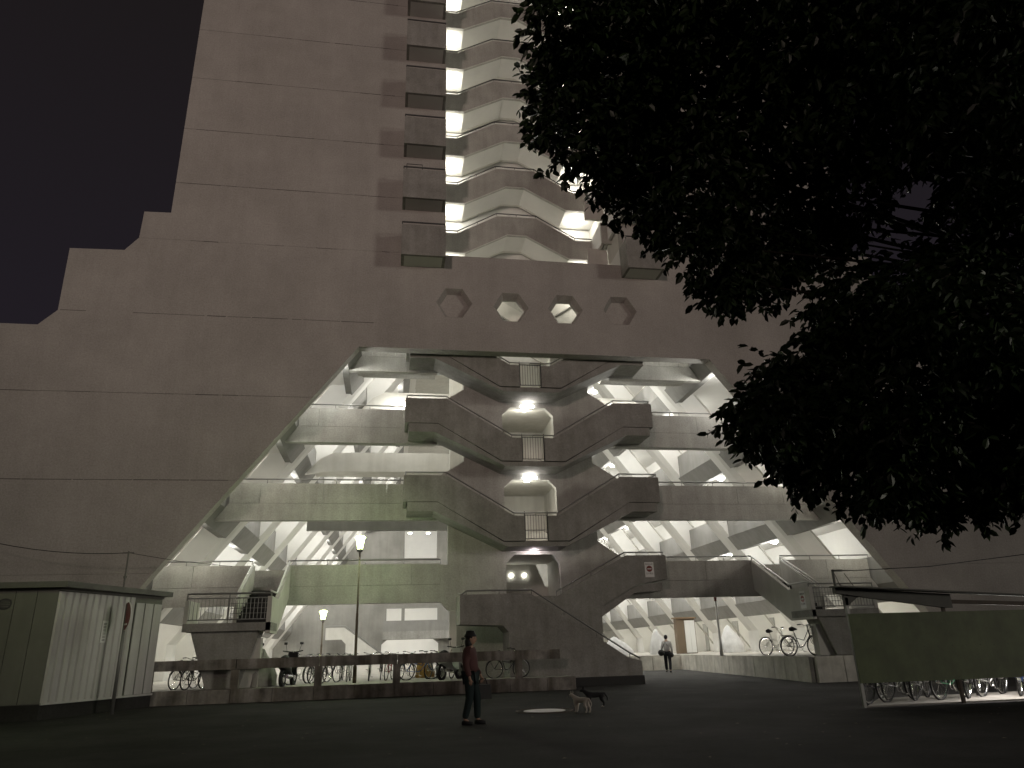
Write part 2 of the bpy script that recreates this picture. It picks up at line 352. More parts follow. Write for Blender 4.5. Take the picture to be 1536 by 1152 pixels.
# ------------------------------------------------------------------ stair core
CX = -0.28
R = [4.66, 7.76, 10.86, 13.96]
def spine(y0, y1, arches=True, name='stair_core_wall', xo=0.0):
    xl, xr = -2.98, 2.42
    Lp = [(-3.30, 0.3), (-3.26, 2.75), (-3.62, 2.77), (-3.9, 3.06), (-3.9, 4.45), (-3.62, 4.45), (-3.62, 6.0), (-3.88, 6.17)]
    Rp = [(2.0, 0.3), (2.0, 2.6), (2.45, 3.06), (2.9, 3.06), (3.6, 4.5), (2.42, 5.3), (2.42, 5.95), (2.7, 6.17)]
    for r in R[1:]:
        Lp += [(-4.07, r-1.6), (-4.07, r+0.1), (xl, r+0.78), (xl, r+1.28), (-3.35, r+1.5)]
        Rp += [(3.5, r-1.6), (3.5, r+0.1), (xr, r+0.78), (xr, r+1.28), (2.75, r+1.5)]
    Lp = [p for p in Lp if p[1] < 16.5]; Rp = [p for p in Rp if p[1] < 16.5]
    out = Lp + [(Lp[-1][0], 16.54), (Rp[-1][0], 16.54)] + Rp[::-1]
    holes = []
    if arches:
        for r in R:
            f = r-1.55-1.12; t = r+0.04
            if r < 5: t = 4.8
            holes.append([(-1.35, f), (-1.35, t-0.33), (-1.0, t), (0.5, t), (0.82, t-0.33), (0.82, f)])
    return plate(name, [(x+xo, z) for x, z in out], [[(x+xo, z) for x, z in h] for h in holes], y0, y1, M_WALK, T)
spine(2.0, 2.28)
plate('rear_core_wall', [(-3.2, 0.3), (-3.2, 16.5), (2.6, 16.5), (2.6, 0.3)], [[(0.59, 5.14), (1.06, 5.14), (1.55, 4.42), (1.52, 3.9), (1.09, 3.91)]], 6.3, 6.5, M_CON, T)
for x in (-0.45, 0.15): MB().tube([(x, 6.22, 4.41), (x, 6.3, 4.41)], 0.085, 14).build('porthole_lamp', M_LAMP, T)
for sg in (-1, 1): MB().box(CX+sg*1.6-0.1, CX+sg*1.6+0.1, 2.28, 6.3, 0.5, 16.5).build('core_side_wall', M_CON, T)
for r in R:
    f = r-1.55-1.12
    MB().box(CX-1.5, CX+1.5, 2.28, 6.3, f-0.2, f).build('core_landing_slab', M_CON, T)
    MB().box(CX-1.5, CX+1.5, 4.6, 4.72, f, f+0.95).build('core_landing_parapet', M_CON, T)
    MB().tube([(CX-1.5, 4.66, f+1.08), (CX+1.5, 4.66, f+1.08)], 0.025, 6).build('handrail', M_RAIL, T)
for z in (16.45, 14.17, 11.06, 7.96):
    ceiling_lamp(CX, 2.62, z, T, 0, z < 16)  # unseen lamps added behind the arch heads to brighten the core passages
for x in (-2.6, 2.2): ceiling_lamp(x, 0.95, 16.42, T, 0, True)  # two more unseen lamps, added to brighten the space behind the hexagons
def railing(pts, y, parent, post=0.16, material=M_RAIL, step=1.35, rr=0.028):
    mb = MB(); mb.tube([(x, y, z) for x, z in pts], rr, 8)
    for (x0, z0), (x1, z1) in zip(pts, pts[1:]):
        L_ = math.hypot(x1-x0, z1-z0); n = max(1, round(L_/step))
        for i in range(n+1):
            t = i/n; x = x0+(x1-x0)*t; z = z0+(z1-z0)*t
            mb.tube([(x, y, z), (x, y, z-post)], 0.014, 6)
    return mb.build('handrail', material, parent, True)
# walkways across the opening
for k, r in enumerate(R):
    wk = bpy.data.objects.new('walkway', None); COL.objects.link(wk); wk.parent = T
    top, jz, bz = r-0.17, r-0.94, r-1.6
    for sg in (-1, 1):
        xi = -4.07 if sg < 0 else 3.5
        if k == 0: xi = -3.9 if sg < 0 else 2.9
        e = sg*s_(jz)*1.0
        P = [(xi, bz), (xi, jz-0.01), (sg*(s_(jz)-0.0), jz-0.01), (sg*(s_(bz)), bz)]
        MB().prism(P if sg > 0 else P[::-1], 2.0, 2.28).build('beam', M_WALK, wk)
        w_ = abs(e)-abs(xi)
        cuts = [xi]+[xi+sg*w_*t for t in ((0.25, 0.56, 0.86) if sg < 0 else (0.27, 0.62, 0.87))]+[e]
        if k == 0:
            cuts = [-3.9, -5.0, -6.7, -9.58] if sg < 0 else [2.9, 4.6, 6.9, 8.98]
            cuts2 = [-10.86, -12.9, e] if sg < 0 else [10.26, 12.3, e]
            seg = list(zip(cuts, cuts[1:]))+list(zip(cuts2, cuts2[1:]))
        else: seg = list(zip(cuts, cuts[1:]))
        for a, b in seg:
            MB().box(a+sg*0.006, b-sg*0.006, 2.0+rnd.uniform(0, 0.006), 2.14, jz, top).build('parapet_panel', M_WALK, wk)
        if k == 0:
            railing([(cuts[0], r), (cuts[-1], r)], 2.07, wk); railing([(cuts2[0], r), (e+sg*0.1, r)], 2.07, wk)
        else: railing([(xi, r), (e+sg*(-0.02), r)], 2.07, wk)
        MB().box(xi, sg*(s_(jz)+0.2), 2.28, 3.7, jz-0.28, jz-0.1).build('deck', M_WALK, wk)
        MB().box(xi, e, 3.7, 3.82, jz-0.28, top).build('rear_parapet', M_WALK, wk)
    if k == 2: ceiling_lamp(CX-5.0, 7.0, r+1.75, wk); ceiling_lamp(CX+5.8, 7.0, r+1.75, wk)
    # cross beam behind with chamfered ends
    for sg in ((), (), (-1,), (-1, 1))[k]:
        x0 = -3.0 if sg < 0 else 2.4
        zb, zt = r-1.45, r-0.55
        xe = s_(zb)
        P = [(x0, zb), (sg*(xe-1.2), zb), (sg*(xe-0.1), zb-0.15), (sg*(s_(zt)-0.1), zt+0.35 if False else zt-0.3), (sg*(s_(zt)-0.7), zt), (x0, zt)]
        MB().prism(P, 7.6, 7.8).build('cross_beam', M_CON, wk)
        P = [(x0, zt), (sg*(s_(zt)-1.9), zt), (sg*(s_(zt)-2.4), zt+0.02), (x0, zt+0.02)]
        MB().box(x0, sg*(s_(zt)+0.2), 7.8, 9.2, zb+0.1, zb+0.3).build('rear_deck', M_CON, wk)
        MB().prism([(x0, zb+0.3), (sg*(s_(zt)-0.9), zb+0.3), (sg*(s_(zt)-1.4), zt+0.45), (x0, zt+0.45)], 9.2, 9.35).build('rear_parapet', M_WALK, wk)
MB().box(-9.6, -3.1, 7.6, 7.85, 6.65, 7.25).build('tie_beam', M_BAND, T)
# V-shaped stairs in front of the core
YF = 0.6
VX = -0.35
def v_stair(r, halves=(-1, 1)):
    st = bpy.data.objects.new('stair_flight', None); COL.objects.link(st); st.parent = T
    for sg in halves:
        X = lambda d: VX+sg*d
        pt = r-0.13
        P = [(X(0.46), r-1.55-0.13), (X(0.85), r-1.55-0.13), (X(3.45), pt), (X(4.93), pt), (X(4.93), r-1.14), (X(3.78), r-1.14), (X(1.27), r-2.62), (X(0.46), r-2.62)]
        MB().prism(P, YF, YF+0.14).build('parapet', M_STR, st)
        # stringer and soffit, stepping back under the parapet
        Q = [(X(0), r-2.66), (X(0), r-2.83), (X(1.15), r-2.83), (X(3.9), r-1.5), (X(4.9), r-1.5), (X(4.9), r-1.16), (X(3.76), r-1.16), (X(1.27), r-2.66)]
        MB().prism(Q, YF+0.025, 2.0).build('soffit', M_STR, st)
        sb = MB(); n = 9
        for i in range(n):
            x0 = 1.0+(3.45-1.0)*i/n; sb.box(X(x0), X(x0+(2.45)/n), YF+0.14, 1.98, r-2.64+(1.5*i/n)-0.02, r-2.64+1.5*(i+1)/n)
        sb.box(X(3.45), X(4.88), YF+0.14, 1.98, r-1.3, r-1.12); sb.box(X(0.0), X(1.0), YF+0.14, 1.98, r-2.64, r-2.6)
        sb.build('step', M_STR, st)
        # end wall of the landing with a slot
        for z0, z1, ya, yb in ((r-1.14, r-0.13, YF, YF+0.14), (r-1.14, r-0.95, YF+0.14, 2.0), (r-0.3, r-0.13, YF+0.14, 2.0), (r-0.95, r-0.3, 1.4, 2.0)):
            MB().box(X(4.93), X(5.05), ya, yb, z0, z1).build('landing_end_wall', M_STR, st)
        railing([(X(0.0), r-1.55), (X(0.85), r-1.55), (X(3.45), r), (X(4.98), r)], YF+0.07, st)
        MB().tube([(X(4.98), YF+0.07, r), (X(4.98), 1.95, r)], 0.028, 8).build('handrail', M_RAIL, st)
    if len(halves) == 2:
        gb = MB()
        for i in range(9):
            x = VX-0.42+0.105*i; gb.tube([(x, YF+0.07, r-1.62), (x, YF+0.07, r-2.55)], 0.009, 5)
        for z in (-1.64, -2.53): gb.box(VX-0.46, VX+0.46, YF+0.055, YF+0.085, r+z-0.012, r+z+0.012)
        for x in (-0.46, 0.43): gb.box(VX+x, VX+x+0.03, YF+0.05, YF+0.09, r-2.62, r-1.5)
        gb.build('grille', M_BRAIL, st)
    return st
for r in R[1:]: v_stair(r)
for xa, sg in ((-2.6, 1), (2.2, -1)):
    MB().prism([(xa, 15.9), (xa, 16.5), (xa+sg*2.6, 15.0), (xa+sg*2.6, 14.2)], 1.75, 1.9).build('upper_parapet', M_CON, T)
# lowest right flight
v3 = bpy.data.objects.new('stair_flight', None); COL.objects.link(v3); v3.parent = T
r = R[0]+0.02
MB().prism([(-0.9, 0.2), (-0.9, 3.12), (0.35, 3.12), (3.1, r-0.12), (4.56, r-0.12), (4.56, r-1.02), (3.4, r-1.22), (2.0, 2.72), (1.95, 0.2)], YF, YF+0.14).build('parapet', M_STR, v3)
MB().prism([(1.95, 0.25), (1.95, 2.3), (3.4, 3.2), (4.5, 3.25), (4.5, 3.55), (3.4, 3.43), (1.85, 2.7), (1.85, 0.25)], YF+0.14, 2.0).build('soffit', M_STR, v3)
MB().box(4.56, 4.68, YF, YF+0.14, r-1.02, r-0.12).build('landing_end_wall', M_STR, v3)
MB().box(4.56, 4.68, YF+0.14, 1.99, r-1.02, r-0.8).build('landing_end_wall', M_STR, v3)
railing([(0.31, 3.28), (3.05, r), (4.6, r)], YF+0.07, v3)
# lowest left flight: solid block in front
lb = bpy.data.objects.new('stair_flight', None); COL.objects.link(lb); lb.parent = T
MB().prism([(-3.43, 2.15), (-3.43, 3.12), (-0.95, 3.12), (2.42, 0.93), (2.9, 0.80), (2.9, 0.0), (-1.75, 0.0), (-1.75, 1.86), (-1.95, 2.08)], -0.8, -0.66).build('parapet', M_STR, lb)
MB().prism([(-3.43, 2.15), (-3.43, 2.3), (-0.95, 2.3), (1.9, 0.3), (1.9, 0.0), (-1.75, 0.0), (-1.75, 1.86), (-1.95, 2.08)], -0.66, 0.6).build('soffit', M_STR, lb)
MB().box(-3.43, -3.30, -0.66, 0.6, 2.3, 3.12).build('landing_end_wall', M_STR, lb)
MB().prism([(1.9, 0.0), (1.9, 0.8), (2.9, 0.8), (2.9, 0.0)], -0.66, -0.3).build('end_post', M_STR, lb)
MB().box(0.2, 2.93, -0.84, -0.8, 0.0, 0.34).box(2.9, 2.94, -0.84, 0.55, 0.0, 0.34).build('plinth', M_PLINTH, lb)
railing([(-3.38, 3.12), (-3.2, 3.25), (-0.9, 3.25), (2.5, 1.08), (2.86, 0.9)], -0.73, lb, step=1.2, rr=0.03)
MB().tube([(-3.38, -0.73, 3.14), (-3.38, 0.5, 3.25)], 0.028, 8).build('handrail', M_RAIL, lb)
# lamps on the core above each arch
wl = bpy.data.lights.new('wall_lamp_light', 'POINT'); wl.energy = 7; wl.color = (1, 0.93, 0.9); wl.shadow_soft_size = 0.1
wl2 = wl.copy(); wl2.energy = 60; wl2.color = (1, 0.86, 0.9)
for z in (10.92, 7.86, 5.06):
    p = MB().box(CX-0.28, CX+0.28, 1.88, 2.0, z-0.03, z+0.05).build('wall_lamp', M_TUBE, T)
    lo = bpy.data.objects.new('wall_lamp_light', wl if z > 6 else wl2); COL.objects.link(lo); lo.parent = T; lo.location = (CX, 1.62, z-0.12)

# ------------------------------------------------------------------ outer stairs with landings, left and right
def outer_stair(mx):
    X = (lambda x: x) if not mx else (lambda x: -0.56-x)
    st = bpy.data.objects.new('entrance_stair', None); COL.objects.link(st); st.parent = T
    MB().box(X(-12.05), X(-9.45), -2.0, -0.6, 2.08, 2.32).build('landing_slab', M_STR, st)
    for xa, xb in ((-9.6, -9.46), (-10.86, -10.74)):
        if xa == -9.6: P = [(2.0, 4.48), (-0.6, 3.1), (-2.0, 3.1), (-2.0, 2.0), (-0.5, 2.0), (2.0, 3.3)]
        else: P = [(2.0, 4.48), (-0.6, 3.1), (-0.6, 2.1), (2.0, 3.3)]
        MB().prism(P, X(xa), X(xb), 'x').build('side_parapet', M_CON, st)
        mb = MB(); xm = X((xa+xb)/2)
        for off in (0.07, -0.06) if xa < -10 else (0.07,):
            mb.tube([(xm, 2.0, 4.62+off-0.07), (xm, -0.6, 3.22+off)]+([(xm, -2.0, 3.2+off)] if xa == -9.6 else []), 0.032, 8)
        for i in range(4):
            t = i/3; mb.tube([(xm, 2.0-2.6*t, 4.62-1.4*t), (xm, 2.0-2.6*t, 4.45-1.4*t)], 0.016, 6)
        mb.build('handrail', M_WRAIL, st, True)
    MB().box(X(-12.05), X(-11.93), -2.0, -0.6, 2.32, 3.0).build('side_parapet', M_CON, st)
    sb = MB(); n = 8
    for i in range(n):
        y0 = -0.6+2.6*i/n; z = 2.32+(3.56-2.32)*(i+1)/n
        sb.box(X(-10.74), X(-9.6), y0, y0+2.6/n, z-0.3, z)
    sb.build('step', M_STEP, st)
    gb = MB()
    gb.tube([(X(-12.0), -1.95, 3.2), (X(-9.5), -1.95, 3.2)], 0.03, 8)
    gb.tube([(X(-12.0), -1.95, 3.06), (X(-9.5), -1.95, 3.06)], 0.018, 6); gb.tube([(X(-12.0), -1.95, 2.42), (X(-9.5), -1.95, 2.42)], 0.018, 6)
    for i in range(22):
        x = -11.9+2.35*i/21; gb.tube([(X(x), -1.95, 2.42), (X(x), -1.95, 3.06)], 0.01, 5)
    for x in (-12.0, -10.75, -9.5): gb.tube([(X(x), -1.95, 2.3), (X(x), -1.95, 3.2)], 0.024, 6)
    for z in (2.6, 2.75, 2.9): gb.tube([(X(-10.7), -1.95, z), (X(-9.6), -1.95, z)], 0.01, 5)
    gb.build('guard_rail', M_RAIL, st)
    bz = 0.43 if not mx else 0.8
    MB().prism([(X(-11.85), 2.08), (X(-9.8), 2.08), (X(-10.3), bz), (X(-11.25), bz)], -1.75, -0.9).build('pier', M_STR, st)
    MB().box(X(-10.3), X(-9.75), -1.6, -1.25, bz, 1.85).box(X(-10.5), X(-10.0), -1.7, -1.3, 1.85, 2.08).build('pillar', M_CON, st)
outer_stair(False); outer_stair(True)

# ------------------------------------------------------------------ upper shaft chevrons and balconies
def chevron(z, y=3.0):
    st = bpy.data.objects.new('upper_stair', None); COL.objects.link(st); st.parent = T
    c = -0.25
    tp = [(-3.9, z), (-3.1, z), (-1.2, z+1.12), (0.72, z+1.12), (2.62, z), (3.9, z)]
    bt = [(-3.9, z-1.22), (-2.75, z-1.22), (-0.72, z-0.1), (0.2, z-0.1), (2.25, z-1.22), (3.9, z-1.22)]
    MB().prism([(x, q-0.2) for x, q in tp]+bt[::-1], y, y+0.14).build('parapet', M_WALK, st)
    MB().prism([(x, q-0.165) for x, q in tp]+[(x, q-0.2) for x, q in tp[::-1]], y-0.015, y+0.155).build('coping', M_FIN, st)  # white coping paints the lit top edge of the parapet
    MB().prism([(x, q+0.035) for x, q in bt]+bt[::-1], y-0.012, y).build('lit_edge_strip', M_FIN, st)  # thin white strip added to paint a bright lower edge
    MB().prism([(x, q+0.02) for x, q in bt]+[(x, q+0.22) for x, q in bt[::-1]], y+0.14, y+1.5).build('soffit', M_FIN, st)
    railing(tp, y+0.07, st, post=0.17, material=M_BRAIL, step=0.95)
    MB().prism([(x, q-0.25) for x, q in tp]+bt[::-1], y+1.5, y+1.62).build('rear_parapet', M_CON, st)
    for x in (-3.35, 2.95): ceiling_lamp(x, y+0.8, z-1.26, st, 0, True)
    MB().box(3.42, 3.54, 1.5, 3.0, z-1.22, z-0.1).build('return_parapet', M_FIN, st)
    MB().box(3.42, 3.9, 1.38, 1.5, z-1.22, z-0.1).build('return_parapet', M_WALK, st)
for i in range(-2, 8): chevron(20.03+2.73*i)
plate('shaft_back_wall', [(-3.9, 16.9), (3.9, 16.9), (3.9, 46), (-3.9, 46)], [], 4.75, 4.9, M_FIN, T)
for i in range(8):
    zb = 16.27+2.7*i
    for sg in (-1, 1):
        b = bpy.data.objects.new('balcony', None); COL.objects.link(b); b.parent = T
        xa, xb = (-5.74, -3.96) if sg < 0 else (3.72, 5.36)
        MB().box(xa, xb, -0.95, -0.83, zb, zb+1.40).build('parapet', M_STR if sg > 0 else M_STR, b)
        MB().box(xa, xa+0.12, -0.83, 0.0, zb, zb+1.40).build('side_parapet', M_STR, b)
        MB().box(xb-0.12, xb, -0.83, 0.0, zb, zb+1.40).build('side_parapet', M_STR, b)
        MB().box(xa+0.12, xb-0.12, -0.83, 0.0, zb, zb+0.2).build('slab', M_FIN, b)  # paler than the parapets, painting bounce light onto the underside
        MB().tube([(xa+0.02, -0.89, zb+1.54), (xb-0.02, -0.89, zb+1.54)], 0.035, 8).box(xa, xa+0.04, -0.91, -0.87, zb+1.40, zb+1.56).box(xb-0.05, xb-0.01, -0.91, -0.87, zb+1.40, zb+1.56).build('handrail', M_BRAIL, b)
        if sg > 0:
            MB().prism([(0.0, zb), (0.0, zb+1.42), (2.9, zb+1.42), (2.9, zb)], 3.72, 3.84, 'x').build('return_parapet', M_FIN, b)
            MB().box(2.9, 3.84, 2.0, 2.14, zb+1.5, zb+2.6).build('inner_parapet', M_CON, b)
# things on one balcony
fr = MB().tube([(-5.6, -0.8, 20.2), (-5.6, -0.8, 20.72), (-4.95, -0.8, 20.72), (-4.95, -0.8, 20.2)], 0.022, 6).tube([(-5.6, -0.8, 20.45), (-4.95, -0.8, 20.45)], 0.018, 6)
tag(fr.build('laundry_frame', M_BRAIL), 'small dark frame standing up behind the left balcony parapet, second balcony from below', 'frame')

# ------------------------------------------------------------------ kerb, platforms, walls
k0 = empty('platform_kerb', (0, 0, 0), 0, 'low stained concrete kerb wall along the front of the left bicycle platform', 'kerb')
x = -14.0
while x < 0.1:
    x2 = min(x+1.2, 0.13); z0 = ground_z(-2.2)
    MB().box(x+0.006, x2-0.006, -2.34+rnd.uniform(0, 0.008), -2.1, -0.05, 0.43+rnd.uniform(-0.004, 0.004)).build('concrete_block', M_KERB, k0); x = x2
pf = MB().box(-26, -3.3, -2.1, 60, -0.1, 0.425).box(-3.3, 0.1, -2.1, -0.8, -0.1, 0.425).box(-3.3, 0.0, 2.4, 60, -0.1, 0.425)
tag(pf.build('pavement', M_PAVE), 'pale paved platform under the left half of the opening', kind='structure')
# right platform with its retaining wall
pr = MB().prism([(7.6, -3.8), (24, -3.8), (24, 60), (0.05, 60), (0.05, 13.0), (9.9, 13.0)], -0.1, 0.79, 'z')
tag(pr.build('platform', M_PAVE), 'raised paved platform under the right half of the opening', kind='structure')
rw = empty('retaining_wall', (0, 0, 0), 0, 'waist high panelled concrete wall that edges the right platform', 'wall')
def wall_run(a, b, pitch, mat_, top=0.80):
    a = Vector(a); b = Vector(b); d = b-a; L_ = d.length; n = max(1, round(L_/pitch)); u = d/L_; nrm = Vector((u.y, -u.x))
    for i in range(n):
        p = a+u*(L_*i/n+0.014); q = a+u*(L_*(i+1)/n-0.014); o = nrm*(0.12+rnd.uniform(0, 0.01))
        P = [(p.x+o.x, p.y+o.y), (q.x+o.x, q.y+o.y), (q.x, q.y), (p.x, p.y)]
        MB().prism(P, -0.1, top+rnd.uniform(-0.003, 0.003), 'z').build('concrete_panel', mat_, rw)
wall_run((9.86, 12.9), (7.56, -3.8), 1.05, M_PLAT); wall_run((7.56, -3.86), (24, -3.86), 0.95, M_PLAT); wall_run((0.05, 12.9), (9.75, 12.95), 1.6, M_PLAT, 0.75)
# concrete post-and-rail fence on the kerb
fc = empty('concrete_rail_fence', (0, 0, 0), 0, 'stained concrete post and rail fence standing on the left kerb', 'fence')
posts = [-12.75, -10.33, -7.9, -5.54, -3.2, -1.7]
for p in posts: MB().box(p-0.11, p+0.11, -2.3, -2.12, 0.43, 0.99).build('post', M_KERB, fc)
rl = [-13.6, -10.3, -7.88, -5.52, -0.34]
for a, b in zip(rl, rl[1:]): MB().box(a+0.012, b-0.012, -2.33, -2.09, 0.98+rnd.uniform(-0.003, 0.003), 1.265).build('rail', M_KERB, fc)
# manhole and paint
mh = empty('manhole_cover', (-2.42, -9.6, 0.003), 0, 'pale round steel manhole cover shining on the dark asphalt', 'manhole cover')
MB().lathe([(0.02, 0.0), (0.46, 0.0), (0.46, 0.012), (0.44, 0.016), (0.02, 0.018)], n=28).build('lid', M_IRON, mh)
ring = MB(); ring.tube([(0.62*math.cos(t), 0.62*math.sin(t), 0.0) for t in [i*math.pi/16 for i in range(32)]], 0.022, 6, closed=True); ring.build('rim', M_RUST, mh)
ln = MB().prism([(-10.25, -7.55), (-9.15, -6.80), (-9.12, -6.90), (-10.2, -7.65)], 0.004, 0.008, 'z').prism([(-10.3, -7.62), (-10.2, -7.52), (-9.72, -8.0), (-9.8, -8.08)], 0.004, 0.0085, 'z')
tag(ln.build('painted_corner_mark', M_YEL), 'worn yellow corner mark painted on the asphalt', 'road marking')

# ------------------------------------------------------------------ street lamps and poles
def street_lamp(loc, h, label, lit, s=1.0, energy=0, lean=0.0, red=False):
    L = empty('street_lamp', loc, 0, label, 'street lamp', 'tapered lamp posts around the stair hall')
    L.rotation_euler.y = lean
    MB().lathe([(0.075*s, 0), (0.075*s, 0.5), (0.055*s, 0.52), (0.05*s, h*0.45), (0.038*s, h*0.46), (0.033*s, h-0.5)], n=10).build('post', M_RUST if not red else M_WHITE, L, True)
    if red:
        MB().lathe([(0.06, h*0.55), (0.06, h*0.78)], n=10).build('red_sleeve', M_RED, L, True)
        MB().lathe([(0.06, h-0.5), (0.22, h-0.44), (0.24, h-0.36), (0.2, h-0.28), (0.05, h-0.25)], n=14).build('lamp_head', M_GLASS, L, True)
    else:
        MB().lathe([(0.09, h-0.56), (0.11, h-0.52), (0.11, h-0.47), (0.07, h-0.46)], n=12).build('collar', M_ROOF, L, True)
        MB().lathe([(0.10*s, h-0.46), (0.13*s, h-0.3), (0.17*s, h-0.12), (0.15*s, h-0.10)], n=14).build('lamp_glass', M_SLAMP if lit else M_GLASS, L, True)
        MB().lathe([(0.15*s, h-0.10), (0.22*s, h-0.08), (0.14*s, h-0.02), (0.03, h)], n=14).build('lamp_cap', M_SLAMP if lit else M_ROOF, L, True)
    if energy:
        l = bpy.data.lights.new('mercury_light', 'POINT'); l.energy = energy; l.color = (0.80, 1.0, 0.58); l.shadow_soft_size = 0.22
        o = bpy.data.objects.new('mercury_light', l); COL.objects.link(o); o.parent = L; o.location = (0, 0, h-0.25)
    return L
street_lamp((-6.86, -0.9, 0.425), 4.72, 'lit yellow green street lamp in front of the left walkway, the nearer of two', True, 0.85, 250)
street_lamp((-9.15, 14.0, 0.425), 3.1, 'small lit yellow green lamp farther inside the hall behind the bicycles', True, 1.0, 110)
street_lamp((8.15, 4.2, 0.79), 4.05, 'unlit white lamp post with a red sleeve on the right platform', False, 1.0, 0, 0.0, True)
st_ = street_lamp((-14.1, -10.5, 0.0), 4.8, 'lit street lamp left of the square beyond the shed', True, 1.15, 190)
cb = empty('cable_pole', (-14.02, -1.6, 0.425), 0, 'thin pole with small insulators and a sagging cable behind the shed', 'pole')
MB().lathe([(0.03, 0), (0.025, 4.15), (0.02, 4.15)], n=8).build('post', M_ROOF, cb)
MB().box(-0.16, 0.16, -0.02, 0.02, 4.08, 4.12).lathe([(0.02, 3.3), (0.05, 3.32), (0.05, 3.38), (0.02, 3.4)], n=8).build('bracket', M_ROOF, cb)
pts = [(-4.2*t*1.6, 0, 4.1+1.25*t-1.0*t*(1-t)*1.6) for t in [i/12 for i in range(13)]]
MB().tube(pts, 0.012, 5).tube([(0, 0, 4.1), (1.5, 0.3, 3.85), (2.9, 1.4, 3.8)], 0.008, 5).build('cable', M_BLACK, cb)

# ------------------------------------------------------------------ storage shed on the left
SH = empty('storage_shed', (-14.05, -6.1, 0.0), 0, 'steel storage shed with a green end and ribbed off white side at the left edge', 'shed')
A = Vector((-0.0, 0.0)); Bp = Vector((1.50, 3.60)); C = Vector((-4.6, 0.35))
zb, zt = 0.37, 3.02
def along(a, b, t): return a+(b-a)*t
side = (Bp-A).normalized(); nS = Vector((side.y, -side.x)); L_ = (Bp-A).length
MB().prism([tuple(A), tuple(Bp), tuple(Bp+(C-A)), tuple(C)], -0.05, zb, 'z').build('concrete_pad', M_ASPH, SH)
ins = 0.03
MB().prism([tuple(A-nS*ins+Vector((-ins, 0.03))), tuple(Bp-nS*ins), tuple(Bp+(C-A)), tuple(C)], zb, zt, 'z').build('core_wall', M_SHEDG, SH)
nr = 12
for i in range(nr):                       # ribbed side: one folded sheet per rib
    t0, t1 = i/(nr)*0.70, (i+1)/nr*0.70; a = along(A, Bp, t0); b = along(A, Bp, t1); u = b-a
    P = [a+u*0.04, a+u*0.12+nS*0.035, a+u*0.78+nS*0.035, a+u*0.90, b-nS*0.012, a-nS*0.012]
    MB().prism([tuple(q) for q in P], zb+0.03, zt-0.02, 'z').build('ribbed_sheet', M_SHEDW, SH)
for i in range(3):                        # sliding doors
    a = along(A, Bp, 0.71+0.095*i); b = along(A, Bp, 0.71+0.095*(i+1)-0.012)
    a2, b2 = a+nS*0.03, b+nS*0.03
    MB().prism([tuple(a2), tuple(b2), tuple(b), tuple(a)], zb+0.05, zt-0.16, 'z').build('door', M_SHEDW, SH)
MB().prism([tuple(A+nS*0.045), tuple(Bp+nS*0.045), tuple(Bp), tuple(A)], zb-0.01, zb+0.04, 'z').build('sill', M_SHEDW, SH)
ng = 9
for i in range(ng):
    a = along(A, C, i/ng+0.0015); b = along(A, C, (i+1)/ng-0.0015)
    MB().prism([(a.x, a.y-0.02), (b.x, b.y-0.02), (b.x, b.y+0.02), (a.x, a.y+0.02)], zb+0.02, zt, 'z').build('end_sheet', M_SHEDG, SH)
c_ = along(A, C, 0.27)
vb = MB(); vb.tube([(c_.x+0.15*math.cos(t), c_.y-0.03, 2.72+0.12*math.sin(t)) for t in [i*math.pi/8 for i in range(16)]], 0.02, 6, True)
for q in range(-2, 3): vb.box(c_.x-0.14, c_.x+0.14, c_.y-0.05, c_.y-0.02, 2.72+q*0.045-0.008, 2.72+q*0.045+0.012)
vb.build('vent', M_BRAIL, SH)
e1, e2, e3, e4 = A+nS*0.22+Vector((0.08, -0.25)), Bp+nS*0.22+side*0.12, Bp+(C-A)+side*0.2, C+Vector((-0.2, -0.25))
MB().prism([tuple(e1), tuple(e2), tuple(e3), tuple(e4)], zt+0.06, zt+0.2, 'z').build('roof', M_ROOF, SH)
MB().prism([tuple(A+nS*0.03), tuple(Bp+nS*0.03), tuple(Bp+(C-A)), tuple(C)], zt-0.0, zt+0.06, 'z').build('fascia', M_ROOF, SH)
pa = along(A, Bp, 0.40)+nS*0.05; pb = along(A, Bp, 0.45)+nS*0.05
MB().prism([tuple(pa), tuple(pb), tuple(pb-nS*0.015), tuple(pa-nS*0.015)], 1.78, 2.34, 'z').build('name_plate', M_WHITE, SH)
lt = MB(); pm = (pa+pb)/2
for i in range(6):
    z = 1.83+i*0.08
    for dz in (0.0, 0.03):
        q0, q1 = along(pa, pb, 0.25)+nS*0.004, along(pa, pb, 0.75)+nS*0.004
        lt.prism([tuple(q0), tuple(q1), tuple(q1-nS*0.003), tuple(q0-nS*0.003)], z+dz, z+dz+0.012, 'z')
lt.build('plate_lettering', M_DARK, SH)

